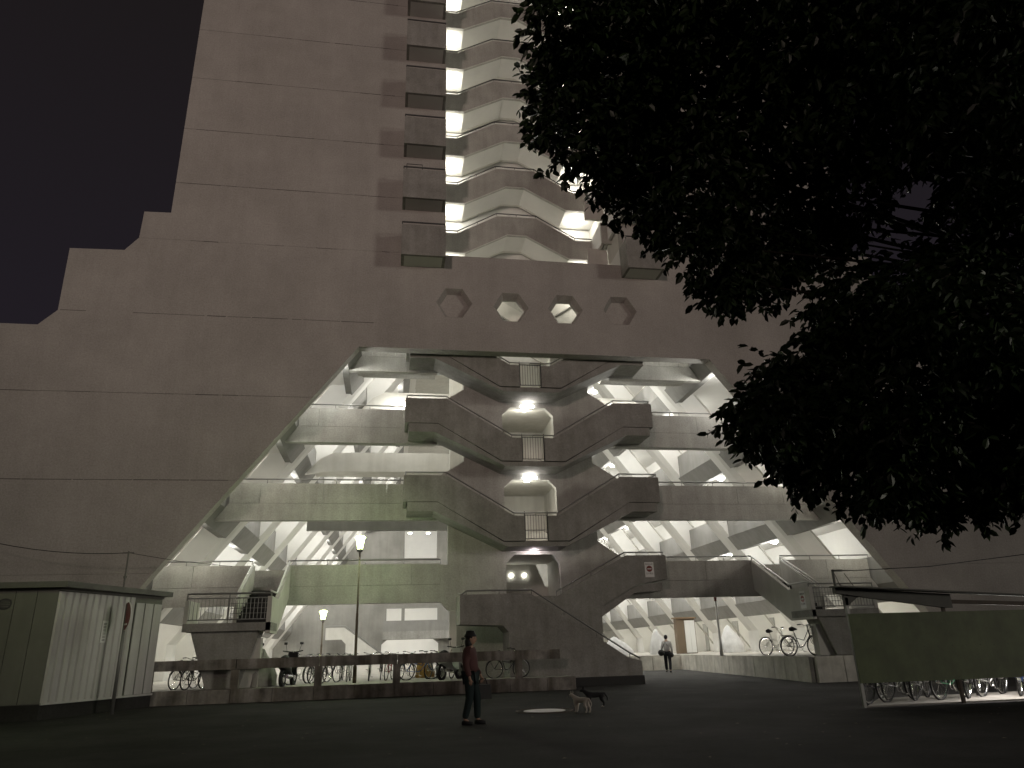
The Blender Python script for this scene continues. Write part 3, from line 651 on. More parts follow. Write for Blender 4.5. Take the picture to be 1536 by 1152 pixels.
# round sign seen almost edge-on
sg_ = empty('road_sign', (-12.75, -5.0, 0.0), 0, 'faded red round road sign on a grey pole, seen nearly edge on beside the shed', 'sign')
MB().lathe([(0.045, 0), (0.042, 2.75)], n=10).build('pole', M_RAIL, sg_, True)
dc = MB(); n = 24; Rr = 0.37
ang = math.radians(-62); ux = Vector((math.cos(ang), math.sin(ang), 0)); nn = Vector((ux.y, -ux.x, 0))
if nn.dot(Vector((6.8, -21, 0))) < 0: nn = -nn
cc = Vector((0.05, -0.07, 2.42))
def disc(name, r1, r2, d0, d1, mt):
    b = MB(); vs = []
    for i in range(n):
        for r_, d_ in ((r1, d0), (r2, d0), (r2, d1), (r1, d1)):
            p = cc+ux*r_*math.cos(2*math.pi*i/n)+Vector((0, 0, 1))*r_*math.sin(2*math.pi*i/n)+nn*(d_-0.25*(r_*math.cos(2*math.pi*i/n))**2); vs.append(p)
    b.add(vs, [(4*i+a, 4*i+(a+1) % 4, 4*((i+1) % n)+(a+1) % 4, 4*((i+1) % n)+a) for i in range(n) for a in range(4)])
    return b.build(name, mt, sg_)
disc('sign_plate', 0.001, Rr, 0.0, 0.02, M_WHITE); disc('red_face', 0.001, Rr-0.02, 0.0202, 0.026, M_RED)
q = MB(); a_, b_ = cc+ux*-0.24+nn*0.02, cc+ux*0.24+nn*0.02
q.add([a_+Vector((0, 0, -0.23)), b_+Vector((0, 0, -0.23)), b_+Vector((0, 0, -0.19)), a_+Vector((0, 0, -0.19)), a_+Vector((0, 0, -0.23))+nn*0.012, b_+Vector((0, 0, -0.23))+nn*0.012, b_+Vector((0, 0, -0.19))+nn*0.012, a_+Vector((0, 0, -0.19))+nn*0.012],
      [(0,1,2,3),(4,5,6,7),(0,1,5,4),(1,2,6,5),(2,3,7,6),(3,0,4,7)]); q.build('white_bar', M_WHITE, sg_)

# no-entry notices on the stairs
def text_obj(body, size, material, parent, loc, rot):
    cu = bpy.data.curves.new('lettering', 'FONT'); cu.body = body; cu.size = size; cu.align_x = 'CENTER'; cu.extrude = 0.001
    t = bpy.data.objects.new('t', cu); COL.objects.link(t); dg = bpy.context.evaluated_depsgraph_get()
    me = bpy.data.meshes.new_from_object(t.evaluated_get(dg)); bpy.data.objects.remove(t); me.materials.clear()
    o = link('lettering', me, material, parent); o.location = loc; o.rotation_euler = rot; return o
def notice(loc, rz, label, w_=0.36, h_=0.56):
    P = empty('notice', loc, rz, label, 'notice', 'no entry notices on the stairs')
    MB().box(-w_/2, w_/2, -0.012, 0, -h_/2, h_/2).build('board', M_WHITE, P)
    d = MB(); n = 24; vs = [(0.115*math.cos(2*math.pi*i/n), -0.016, 0.03+0.115*math.sin(2*math.pi*i/n)) for i in range(n)]; vs += [(x, -0.012, z) for x, _, z in vs]
    d.add(vs, [tuple(range(n)), tuple(range(2*n-1, n-1, -1))]+[(i, (i+1) % n, (i+1) % n+n, i+n) for i in range(n)]); d.build('red_disc', M_RED, P)
    MB().box(-0.085, 0.085, -0.02, -0.016, 0.01, 0.045).build('white_bar', M_WHITE, P)
    text_obj('立入禁止', 0.075, M_DARK, P, (0, -0.014, -0.17), (math.pi/2, 0, 0))
    text_obj('関係者以外', 0.06, M_DARK, P, (0, -0.014, 0.18), (math.pi/2, 0, 0))
notice((3.98, YF-0.001, 4.02), 0, 'white notice with red no entry disc on dark end of lowest right stair flight')
notice((8.91, -1.5, 2.68), math.radians(-90), 'white notice with red no entry disc on side wall of right outer landing', 0.36, 0.6)

# ------------------------------------------------------------------ bicycle shelter
BS = empty('bicycle_shelter', (3.5, -12.3, 0), 0, 'dark steel bicycle shelter with a green panel at the right edge', 'shelter')
MB().box(0.0, 5.6, -0.03, 0.0, 0.45, 1.78).build('green_panel', M_PANEL, BS)
rv = MB()
for z in (0.5, 1.1, 1.72):
    for i in range(16): rv.lathe([(0.009, 0), (0.009, 0.008), (0.001, 0.010)], (0.25+0.33*i, -0.035, z), 6)
rv.build('rivet', M_BRAIL, BS)['kind'] = 'stuff'
for x in (0.03, 2.25, 4.6): MB().box(x-0.03, x+0.03, 0.0, 0.06, 0.0, 2.1).build('post', M_RUST if x > 1 else M_RAIL, BS)
MB().prism([(-0.22, 2.30), (-0.22, 2.19), (1.0, 2.02), (2.30, 1.85), (2.42, 1.85), (2.42, 2.13)], -0.06, 0.06).build('rafter', M_ROOF, BS)
MB().add([(-0.25, -0.35, 2.29), (5.8, -0.35, 1.95), (5.8, 0.1, 1.97), (-0.25, 0.1, 2.31), (-0.25, -0.35, 2.32), (5.8, -0.35, 1.98), (5.8, 0.1, 2.0), (-0.25, 0.1, 2.34)],
         [(3,2,1,0),(4,5,6,7),(0,1,5,4),(1,2,6,5),(2,3,7,6),(3,0,4,7)]).build('roof', M_ROOF, BS)
MB().prism([(2.44, 2.02), (2.44, 1.94), (5.7, 1.80), (5.7, 1.89)], 0.0, 0.05).build('purlin', M_RUST, BS)
MB().prism([(-0.02, 2.18), (-0.02, 1.95), (0.06, 1.95), (0.32, 2.12)], 0.0, 0.04).build('bracket', M_ROOF, BS)
MB().box(-0.2, -0.16, -0.03, 0.01, 2.30, 2.66).box(-0.2, 0.04, -0.03, 0.01, 2.63, 2.67).build('cable_bracket', M_ROOF, BS)
MB().tube([(0.03, 0, 2.65), (0.35, 0, 2.65), (2.2, 0.1, 2.72), (5.5, 0.4, 3.05)], 0.009, 5).build('cable', M_BLACK, BS)
MB().tube([(-0.15, 0, 2.62), (-0.05, 0, 2.32)], 0.008, 5).tube([(0.08, 0, 2.6), (0.25, 0, 2.33)], 0.008, 5).build('stay', M_ROOF, BS)
MB().tube([(3.4, 0.35, 1.72), (4.6, 0.35, 1.72)], 0.025, 8).build('lamp_tube', M_TUBE, BS)
al = bpy.data.lights.new('shelter_light', 'AREA'); al.shape = 'RECTANGLE'; al.size = 1.3; al.size_y = 0.12; al.energy = 60; al.color = (1, 0.93, 0.9)
ao = bpy.data.objects.new('shelter_light', al); COL.objects.link(ao); ao.parent = BS; ao.location = (4.0, 0.35, 1.67)
sp = MB().prism([(3.6, -12.25), (9.2, -12.25), (9.2, -10.3), (5.0, -10.6)], 0.004, 0.03, 'z')  # pale sheet paints the pool of light on the ground here
tag(sp.build('lit_ground_strip', M_PAVE), 'pale strip painting the lamplit ground under the parked bicycles of the shelter', kind='structure')

# ------------------------------------------------------------------ bicycles
def wheel(parent, x, r, rim=M_CHR):
    t = MB(); t.tube([(x+r*math.cos(a), 0, r+r*math.sin(a)) for a in [i*2*math.pi/28 for i in range(28)]], 0.021, 6, True)
    wl_ = t.build('wheel', M_BLACK, parent, True)
    s = MB(); s.tube([(x+(r-0.025)*math.cos(a), 0, r+(r-0.025)*math.sin(a)) for a in [i*2*math.pi/28 for i in range(28)]], 0.012, 4, True); s.build('rim', rim, wl_)
    s = MB()
    for i in range(14):
        a = i*2*math.pi/14; s.tube([(x, 0.02*(-1)**i, r), (x+(r-0.03)*math.cos(a), 0, r+(r-0.03)*math.sin(a))], 0.0025, 3)
    s.tube([(x, -0.05, r), (x, 0.05, r)], 0.022, 8); s.build('spokes', rim, wl_)
def bicycle(loc, rz, label, colm, basket=True, r=0.33, grp='parked bicycles', lean=0.06, fender=True, rim=M_CHR, rack=True):
    b = empty('bicycle', loc, rz, label, 'bicycle', grp); b.rotation_euler.x = lean
    if loc[2] == P0: b.scale = (0.87,)*3
    wheel(b, -0.52, r, rim); wheel(b, 0.55, r, rim)
    f = MB(); BB = (-0.08, 0, 0.28); ST = (-0.26, 0, 0.78); HT = (0.32, 0, 0.86); HB = (0.37, 0, 0.68); RA = (-0.52, 0, r); FA = (0.55, 0, r)
    f.tube([BB, ST], 0.016); f.tube([BB, (0.08, 0, 0.33), HB], 0.018); f.tube([(-0.2, 0, 0.6), (0.1, 0, 0.52), HT], 0.014); f.tube([HT, HB], 0.02)
    for s in (-0.05, 0.05):
        f.tube([BB, (RA[0], s, RA[2])], 0.01, 6); f.tube([(-0.24, 0, 0.7), (RA[0], s, RA[2])], 0.009, 6); f.tube([(HB[0], s*0.8, HB[2]-0.02), (0.43, s, 0.45), (FA[0], s, FA[2])], 0.012, 6)
    if rack:
        for s in (-0.06, 0.06): f.tube([(-0.3, s, 0.7), (-0.75, s, 0.70), (RA[0], s, r)], 0.007, 5)
        f.tube([(-0.75, -0.06, 0.70), (-0.75, 0.06, 0.70)], 0.007, 5)
    f.build('frame', colm, b, True)
    if fender:
        g = MB()
        for cx in (-0.52, 0.55):
            g.tube([(cx+(r+0.035)*math.cos(a), 0, r+(r+0.035)*math.sin(a)) for a in [math.radians(25+i*16) for i in range(9)]], 0.018, 5)
        g.build('mudguard', M_RAIL, b, True)
    sd = MB(); sd.tube([(-0.42, 0, 0.90), (-0.32, 0, 0.915), (-0.2, 0, 0.905), (-0.13, 0, 0.895)], [0.06, 0.085, 0.045, 0.02], 10); sd.build('saddle', M_BLACK, b, True)
    MB().tube([(-0.26, 0, 0.76), (-0.28, 0, 0.9)], 0.013).build('seat_post', M_CHR, b)
    h = MB(); h.tube([HT, (0.29, 0, 1.0)], 0.014); h.tube([(0.1, -0.27, 1.04), (0.24, -0.24, 1.05), (0.30, -0.1, 1.0), (0.30, 0.1, 1.0), (0.24, 0.24, 1.05), (0.1, 0.27, 1.04)], 0.012); h.build('handlebar', M_CHR, b, True)
    g = MB(); 
    for s in (-1, 1): MB().tube([(0.22, s*0.245, 1.05), (0.08, s*0.272, 1.04)], 0.018).build('grip', M_BLACK, b)
    c = MB(); c.tube([(BB[0]+0.09*math.cos(a), -0.045, BB[2]+0.09*math.sin(a)) for a in [i*math.pi/6 for i in range(12)]], 0.008, 4, True)
    c.tube([(BB[0], -0.06, BB[2]), (BB[0]+0.1, -0.07, BB[2]-0.13)], 0.01, 5); c.tube([(BB[0], 0.06, BB[2]), (BB[0]-0.1, 0.07, BB[2]+0.13)], 0.01, 5)
    c.box(BB[0]+0.06, BB[0]+0.14, -0.15, -0.07, BB[2]-0.145, BB[2]-0.12); c.box(BB[0]-0.14, BB[0]-0.06, 0.07, 0.15, BB[2]+0.12, BB[2]+0.145); c.build('crank', M_CHR, b)
    if basket:
        k = MB(); x0, x1, z0, z1 = 0.40, 0.66, 0.74, 0.98
        for z in (z0, (z0+z1)/2, z1):
            e = 0.02*(z-z0)/(z1-z0); k.tube([(x0-e, -0.15-e, z), (x1+e, -0.15-e, z), (x1+e, 0.15+e, z), (x0-e, 0.15+e, z)], 0.006, 4, True)
        for i in range(9):
            t = i/8
            k.tube([(x0+(x1-x0)*t, -0.15, z0), (x0+(x1-x0)*t, -0.17, z1)], 0.004, 3); k.tube([(x0+(x1-x0)*t, 0.15, z0), (x0+(x1-x0)*t, 0.17, z1)], 0.004, 3)
            k.tube([(x1, -0.15+0.3*t, z0), (x1+0.02, -0.15+0.3*t, z1)], 0.004, 3); k.tube([(x0, -0.15+0.3*t, z0), (x0, -0.15+0.3*t, z1)], 0.004, 3); k.tube([(x0, -0.15+0.3*t, z0), (x1, -0.15+0.3*t, z0)], 0.004, 3)
        k.build('basket', M_RAIL, b)
    return b
cB = mat('black_bike_paint', (0.02, 0.02, 0.022), 0.35); cS = mat('silver_bike_paint', (0.6, 0.6, 0.6), 0.3, metal=0.6); cR = mat('red_bike_paint', (0.4, 0.04, 0.03), 0.35)
cW = mat('white_bike_paint', (0.7, 0.7, 0.68), 0.35); cG = mat('green_bike_paint', (0.05, 0.25, 0.12), 0.35); cBl = mat('blue_bike_paint', (0.03, 0.07, 0.22), 0.35); cY = mat('orange_bike_cover', (0.34, 0.20, 0.06), 0.7)
P0 = 0.425
bicycle((8.75, -1.2, 0.79), math.radians(4), 'black city bicycle with front basket on top of the right wall', cB, grp='bicycles on the right platform')
bicycle((9.6, 2.2, 0.79), math.radians(12), 'silver bicycle with white frame partly behind the black one on the right wall', cW, False, grp='bicycles on the right platform')
bicycle((11.6, 0.9, 0.79), math.radians(75), 'dark bicycle seen end on under the right outer stair', cB, True, grp='bicycles on the right platform')
bicycle((-11.75, -1.0, P0), math.radians(70), 'dark bicycle with a full basket at the left end of the fence', cB, True, grp='bicycles behind the concrete fence')
bicycle((-11.3, 0.1, P0), math.radians(82), 'silver bicycle in the shade under the left stair landing', cS, True, grp='bicycles behind the concrete fence')
bicycle((-8.75, 0.3, P0), math.radians(55), 'white bicycle right of the grey covered motorcycle', cW, False, grp='bicycles behind the concrete fence')
bicycle((-8.1, 0.7, P0), math.radians(62), 'silver bicycle between the black scooter and the first fence post', cS, True, grp='bicycles behind the concrete fence')
bicycle((-7.75, 0.2, P0), math.radians(60), 'black bicycle just left of the fence post beside the lamp', cB, False, grp='bicycles behind the concrete fence')
bicycle((-7.15, 1.2, P0), math.radians(86), 'silver bicycle seen end on, first one left of the lamp post', cS, True, grp='bicycles behind the concrete fence')
bicycle((-6.45, 0.9, P0), math.radians(92), 'white bicycle seen end on, first one right of the lamp post', cW, True, grp='bicycles behind the concrete fence')
bicycle((-6.05, 1.6, P0), math.radians(90), 'black bicycle seen end on in the middle of the fence bay', cB, False, grp='bicycles behind the concrete fence')
bicycle((-5.75, 1.0, P0), math.radians(76), 'red bicycle beside the middle fence post', cR, True, grp='bicycles behind the concrete fence')
bicycle((-4.75, 0.2, P0), math.radians(20), 'blue bicycle with its side towards the square left of the woman', cBl, False, grp='bicycles behind the concrete fence')
bicycle((-4.2, 0.9, P0), math.radians(60), 'silver bicycle beside the orange cover', cS, True, grp='bicycles behind the concrete fence')
bicycle((-1.9, -1.2, P0), math.radians(8), 'black bicycle hidden in the alcove under the stair landing', cB, True, grp='bicycles behind the concrete fence')
extra = [(-12.15, -0.6, 66, 'black', cB, 'black bicycle nearest the shed at the far left end of the fence'), (-11.0, -0.9, 84, 'black', cB, 'black bicycle in the dark row left of the left landing pier'),
         (-10.85, 0.4, 78, 'dark', cB, 'dark bicycle deeper in the shade behind the left landing pier'), (-8.4, 1.6, 70, 'black', cB, 'black bicycle standing farther back behind the silver one by the first post'),
         (-7.45, 2.2, 88, 'dark', cB, 'dark bicycle far back between the first post and the lamp post'), (-5.15, 1.4, 58, 'black', cB, 'black bicycle just right of the middle fence post'),
         (-4.0, 1.5, 80, 'dark', cB, 'dark bicycle behind the silver one at the right end of the row'), (-3.45, 0.6, 66, 'black', cB, 'black bicycle against the green tinted stair pier')]
for x_, y_, a_, n_, c_m, lb_ in extra: bicycle((x_, y_, P0), math.radians(a_), lb_, c_m, n_ == 'dark', grp='bicycles behind the concrete fence')
sx_ = [('black', cB), ('silver', cS), ('white', cW), ('green', cG), ('dark', cB), ('silver', cS), ('blue', cBl), ('white', cW)]
nm = ['leftmost', 'second from left', 'third from left', 'fourth from left', 'fifth from left', 'sixth from left', 'seventh from left', 'rightmost']
for i, (cn, cm_) in enumerate(sx_):
    bicycle((4.35+0.62*i, -11.55+0.12*(i % 3)+0.04*i, 0.03), math.radians(rnd.choice((28, 34, 40, 24))), f'{cn} bicycle in the row under the shelter panel, {nm[i]}', cm_, i % 2 == 0, 0.34, 'bicycles under the shelter', 0.08)
# scooter / motorcycles
def scooter(loc, rz, label, c):
    b = empty('motor_scooter', loc, rz, label, 'scooter', 'motor scooters behind the concrete fence')
    for x in (-0.55, 0.6):
        t = MB(); t.tube([(x+0.22*math.cos(a), 0, 0.24+0.22*math.sin(a)) for a in [i*math.pi/10 for i in range(20)]], 0.055, 8, True); t.build('wheel', M_BLACK, b, True)
        MB().tube([(x, -0.05, 0.24), (x, 0.05, 0.24)], 0.13, 12).build('hub', M_CHR, b)
    MB().tube([(-0.75, 0, 0.62), (-0.5, 0, 0.6), (-0.2, 0, 0.5), (-0.05, 0, 0.35), (0.25, 0, 0.28)], [0.08, 0.17, 0.17, 0.14, 0.10], 10).build('body', c, b, True)
    MB().tube([(-0.65, 0, 0.78), (-0.4, 0, 0.8), (-0.1, 0, 0.76)], [0.09, 0.13, 0.08], 10).build('seat', M_BLACK, b, True)
    MB().prism([(0.3, 0.3), (0.42, 0.32), (0.55, 0.85), (0.48, 1.0), (0.40, 0.98), (0.42, 0.8)], -0.16, 0.16).build('leg_shield', c, b)
    MB().tube([(0.6, 0, 0.24), (0.48, 0, 0.9)], 0.03).build('fork', M_CHR, b)
    MB().tube([(0.36, -0.33, 1.04), (0.44, -0.1, 1.0), (0.44, 0.1, 1.0), (0.36, 0.33, 1.04)], 0.018).build('handlebar', M_BLACK, b)
    MB().lathe([(0.01, -0.01), (0.075, 0), (0.08, 0.06), (0.03, 0.09)], (0.5, 0, 0.95), 12).build('headlight', M_GLASS, b)
    for s in (-1, 1):
        MB().tube([(0.40, s*0.2, 1.02), (0.42, s*0.26, 1.25)], 0.008, 5).tube([(0.42, s*0.26-0.05, 1.27), (0.42, s*0.26+0.05, 1.27)], 0.04, 8).build('mirror', M_BLACK, b)
    MB().tube([(-0.6, -0.16, 0.3), (-0.1, -0.16, 0.28)], 0.05).build('exhaust', M_CHR, b)
scooter((-8.95, -0.9, P0), math.radians(80), 'black scooter with tall mirrors seen from behind, right of the covered motorcycle', cB)
scooter((-3.75, -0.7, P0), math.radians(55), 'silver and black motor scooter beside the stair pier', cS)
scooter((-10.3, -0.4, P0), math.radians(75), 'dark scooter in shadow behind the pier of the left landing', cB)
# draped covers
def cover(name, loc, rz, lx, ly, h, label, c, cat):
    b = MB(); nu, nv = 22, 9; vs = []
    for j in range(nv+1):
        v = j/nv
        for i in range(nu):
            a = 2*math.pi*i/nu; hh = h*(1-v)*(1-0.18*math.cos(a)); k = 0.25+0.75*min(1, v*1.5)**0.6
            fold = 1+0.07*math.sin(a*7+v*3)*v
            vs.append((lx*k*math.cos(a)*fold, ly*k*math.sin(a)*fold, max(0.01, hh+0.02*math.sin(a*5))))
    fs = [(j*nu+i, j*nu+(i+1) % nu, (j+1)*nu+(i+1) % nu, (j+1)*nu+i) for j in range(nv) for i in range(nu)]+[tuple(range(nu))]
    b.add(vs, fs); o = b.build(name, c, None, True); o.location = loc; o.rotation_euler.z = rz
    tag(o, label, cat); return o
cGrey = mat('grey_cover_cloth', (0.30, 0.29, 0.27), 0.8, noise=0.25, scale=14); cSil = mat('silver_cover_cloth', (0.62, 0.62, 0.62), 0.5, noise=0.2, scale=10)
cover('covered_motorcycle', (-9.75, -0.9, P0), math.radians(75), 0.75, 0.38, 0.98, 'motorcycle under a wrinkled grey cloth cover behind the fence', cGrey, 'covered motorcycle')
cover('covered_bicycle', (-4.45, 1.9, P0), 0, 0.34, 0.22, 0.72, 'bicycle under an orange cover behind the fence', cY, 'covered bicycle')
cover('covered_motorcycle', (13.6, 14.6, 0.79), 0.2, 0.75, 0.45, 1.25, 'motorcycle under a pale cover at the foot of the right ribs near the lamp post', cSil, 'covered motorcycle')
cover('covered_motorcycle', (9.9, 16.5, 0.79), 0.2, 0.55, 0.4, 1.2, 'tall silver covered motorcycle left of the walking man', cSil, 'covered motorcycle')
cover('covered_motorcycle', (7.6, 17.0, 0.79), 0.2, 0.95, 0.45, 0.9, 'low silver covered motorcycle just behind the end of the stair', cSil, 'covered motorcycle')
# notice cabinet on right platform
cb2 = empty('notice_cabinet', (11.7, 16.4, 0.79), 0, 'upright cabinet with white doors and a brown top behind the walking man', 'cabinet')
MB().box(-0.6, 0.55, 0.05, 0.5, 0, 1.95).build('body', mat('brown_cabinet', (0.16, 0.12, 0.08), 0.7), cb2)
MB().box(-0.12, 0.2, 0.0, 0.05, 0.05, 1.85).build('door', M_WHITE, cb2); MB().box(0.21, 0.5, 0.0, 0.05, 0.05, 1.85).build('door', M_WHITE, cb2)
MB().box(-0.7, 0.6, -0.08, 0.55, 1.95, 2.03).build('top', M_TOPW, cb2)

# ------------------------------------------------------------------ people and dogs
def skin_mesh(name, verts, edges, radii, root, material, parent, sub=2):
    me = bpy.data.meshes.new(name); me.from_pydata(verts, edges, []); me.update()
    o = bpy.data.objects.new(name, me); COL.objects.link(o); me.materials.append(material); o.parent = parent
    md = o.modifiers.new('skin', 'SKIN'); me.skin_vertices.new() if not me.skin_vertices else None
    for i, r_ in enumerate(radii):
        sv = me.skin_vertices[0].data[i]; sv.radius = (r_, r_) if not isinstance(r_, tuple) else r_; sv.use_root = (i == root)
    md.use_smooth_shade = True
    o.modifiers.new('sub', 'SUBSURF').levels = sub; o.modifiers['sub'].render_levels = sub
    par = o.parent; o.parent = None
    dg = bpy.context.evaluated_depsgraph_get(); m2 = bpy.data.meshes.new_from_object(o.evaluated_get(dg)); bpy.data.objects.remove(o)
    m2.name = name
    m2.materials.clear()
    return link(name, m2, material, par, True)
M_SKIN = mat('skin', (0.45, 0.29, 0.21), 0.6)
M_HAIR = mat('black_hair', (0.012, 0.010, 0.009), 0.5)
def ell(c, r, n=14, m_=9):
    b = MB(); vs = []
    for j in range(m_+1):
        th = math.pi*j/m_
        for i in range(n): vs.append((c[0]+r[0]*math.sin(th)*math.cos(2*math.pi*i/n), c[1]+r[1]*math.sin(th)*math.sin(2*math.pi*i/n), c[2]+r[2]*math.cos(th)))
    b.add(vs, [(j*n+i, j*n+(i+1) % n, (j+1)*n+(i+1) % n, (j+1)*n+i) for j in range(m_) for i in range(n)]); return b
def person(loc, rz, H, label, top, bottom, shoe, stride=0.12, hat=False, longhair=False, armbend=0.2, loose=1.0):
    """figure facing +X, built as one skinned body with clothes over it"""
    p = empty('person', loc, rz, label, 'person'); k = H/1.7
    def V(*a): return tuple(q*k for q in a)
    s = stride
    J = dict(pel=V(0, 0, 0.92), sp=V(0, 0, 1.12), ch=V(0.0, 0, 1.32), nk=V(0, 0, 1.46), hd=V(0.02, 0, 1.56),
             hl=V(0, 0.09, 0.88), kl=V(s*0.7+0.03, 0.10, 0.48), al=V(s, 0.10, 0.09), tl=V(s+0.15, 0.11, 0.03),
             hr=V(0, -0.09, 0.88), kr=V(-s*0.3+0.04, -0.10, 0.48), ar=V(-s, -0.10, 0.10), tr=V(-s+0.15, -0.11, 0.03),
             sl=V(0, 0.17, 1.38), el=V(-0.04, 0.24, 1.12), wl=V(0.08+armbend, 0.24, 0.90), fl=V(0.11+armbend, 0.23, 0.84),
             sr=V(0, -0.17, 1.38), er=V(-0.02, -0.24, 1.12), wr=V(0.06, -0.25, 0.88), fr=V(0.08, -0.25, 0.81))
    names = list(J); idx = {a: i for i, a in enumerate(names)}
    rad = dict(pel=0.12, sp=0.11, ch=0.13, nk=0.05, hd=0.05, hl=0.085, kl=0.055, al=0.035, tl=0.014, hr=0.085, kr=0.055, ar=0.035, tr=0.014,
               sl=0.06, el=0.04, wl=0.026, fl=0.03, sr=0.06, er=0.04, wr=0.026, fr=0.03)
    E = [('pel','sp'),('sp','ch'),('ch','nk'),('nk','hd'),('pel','hl'),('hl','kl'),('kl','al'),('al','tl'),('pel','hr'),('hr','kr'),('kr','ar'),('ar','tr'),('ch','sl'),('sl','el'),('el','wl'),('wl','fl'),('ch','sr'),('sr','er'),('er','wr'),('wr','fr')]
    skin_mesh('body', [J[a] for a in names], [(idx[a], idx[b]) for a, b in E], [rad[a]*k for a in names], 0, M_SKIN, p)
    # clothes: own shells a little larger than the body
    tn = ['pel','sp','ch','sl','el','wl','sr','er','wr']; ti = {a: i for i, a in enumerate(tn)}
    skin_mesh('top', [J[a] for a in tn], [(ti[a], ti[b]) for a, b in [('pel','sp'),('sp','ch'),('ch','sl'),('sl','el'),('el','wl'),('ch','sr'),('sr','er'),('er','wr')]],
              [k*r_*loose for r_ in (0.155, 0.15, 0.15, 0.085, 0.065, 0.048, 0.085, 0.065, 0.048)], 2, top, p)
    bn = ['pel','hl','kl','al','hr','kr','ar']; bi = {a: i for i, a in enumerate(bn)}
    skin_mesh('trousers', [J[a] for a in bn], [(bi[a], bi[b]) for a, b in [('pel','hl'),('hl','kl'),('kl','al'),('pel','hr'),('hr','kr'),('kr','ar')]],
              [k*r_ for r_ in (0.14, 0.11, 0.085, 0.07, 0.11, 0.085, 0.07)], 0, bottom, p)
    h = k
    hd = ell((0.03*h, 0, 1.60*h), (0.095*h, 0.078*h, 0.118*h)); hd.build('head', M_SKIN, p, True)
    ell((0.125*h, 0, 1.585*h), (0.018*h, 0.014*h, 0.022*h), 8, 6).build('nose', M_SKIN, p, True)
    for sd_ in (-1, 1):
        ell((0.03*h, sd_*0.08*h, 1.59*h), (0.02*h, 0.01*h, 0.03*h), 8, 6).build('ear', M_SKIN, p, True)
        ell((0.112*h, sd_*0.033*h, 1.612*h), (0.010*h, 0.014*h, 0.009*h), 8, 6).build('eye', M_HAIR, p, True)
        q = J['al'] if sd_ > 0 else J['ar']
        sh = MB(); sh.tube([(q[0]-0.05*k, q[1], 0.045*k), (q[0]+0.05*k, q[1], 0.045*k), (q[0]+0.17*k, q[1], 0.03*k)], [0.045*k, 0.045*k, 0.03*k], 10); sh.build('shoe', shoe, p, True)
        hn = J['fl'] if sd_ > 0 else J['fr']
        fg = MB(); fg.add(*(lambda e: (e.v, e.f))(ell(hn, (0.028*k, 0.016*k, 0.04*k), 8, 6)))
        for i in range(4):
            fx = hn[0]+(i-1.5)*0.016*k; L2 = (0.06, 0.068, 0.064, 0.05)[i]*k
            fg.tube([(fx, hn[1], hn[2]-0.02*k), (fx+0.006*k, hn[1], hn[2]-0.02*k-L2*0.55), (fx+0.002*k, hn[1]-sd_*0.02*k, hn[2]-0.02*k-L2)], [0.0085*k, 0.008*k, 0.006*k], 6)
        fg.tube([(hn[0]+0.022*k, hn[1], hn[2]+0.01*k), (hn[0]+0.05*k, hn[1]-sd_*0.012*k, hn[2]-0.03*k)], [0.01*k, 0.007*k], 6); fg.build('hand', M_SKIN, p, True)
    MB().tube([(0.118*h, -0.022*h, 1.545*h), (0.124*h, 0, 1.543*h), (0.118*h, 0.022*h, 1.545*h)], 0.005*h, 5).build('mouth', M_RED, p, True)
    hr_ = ell((-0.005*h, 0, 1.635*h), (0.108*h, 0.095*h, 0.112*h))
    if longhair: hr_.add(*(lambda e: (e.v, e.f))(ell((-0.03*h, 0, 1.53*h), (0.085*h, 0.098*h, 0.15*h))))
    hr_.build('hair', M_HAIR, p, True)
    if hat:
        MB().lathe([(0.13*h, 1.64*h), (0.125*h, 1.66*h), (0.10*h, 1.70*h), (0.085*h, 1.755*h), (0.02*h, 1.765*h)], (0, 0, 0), 18).build('hat', M_BLACK, p, True)
    return p, J, k
cPink = mat('dusty_red_jacket', (0.12, 0.055, 0.052), 0.8, noise=0.2, scale=15); cTeal = mat('dark_teal_trousers', (0.014, 0.026, 0.026), 0.85)
cShirt = mat('white_shirt', (0.42, 0.42, 0.42), 0.75); cNavy = mat('black_trousers', (0.012, 0.012, 0.016), 0.85)
W, JW, kw = person((-4.29, -11.9, 0.0), math.radians(-25), 1.60, 'woman in a dusty red jacket and dark trousers standing on the asphalt', cPink, cTeal, M_BLACK, 0.10, True, True, 0.05, 1.12)
bagp = empty('hand_bag', (-4.04, -11.78, 0.42), 0.2, 'black bag hanging from the hand of the woman in the red jacket', 'bag')
MB().prism([(-0.15, 0.0), (0.15, 0.0), (0.13, 0.26), (-0.13, 0.26)], -0.06, 0.06).build('body', M_BLACK, bagp); MB().tube([(-0.09, 0, 0.25), (-0.05, 0, 0.36), (0.05, 0, 0.36), (0.09, 0, 0.25)], 0.01, 6).build('handle', M_BLACK, bagp)
Mn, JM, km = person((7.69, 9.4, GZ), math.radians(68), 1.68, 'man in a pale shirt and black trousers walking away towards the right ribs', cShirt, cNavy, M_BLACK, 0.30, False, False, 0.12, 1.0)
bg2 = empty('shoulder_bag', (7.55, 9.3, 0.95), 0.1, 'dark round shoulder bag under the arm of the walking man', 'bag')
ell((-0.2, 0, 0.0), (0.17, 0.12, 0.15)).build('body', M_BLACK, bg2, True); ell((0.32, 0.0, -0.12), (0.13, 0.10, 0.12)).build('side_bag', M_BLACK, bg2, True)
MB().tube([(-0.2, 0, 0.1), (0.0, -0.1, 0.5), (0.2, 0.0, 0.2)], 0.012, 6).build('strap', M_BLACK, bg2)
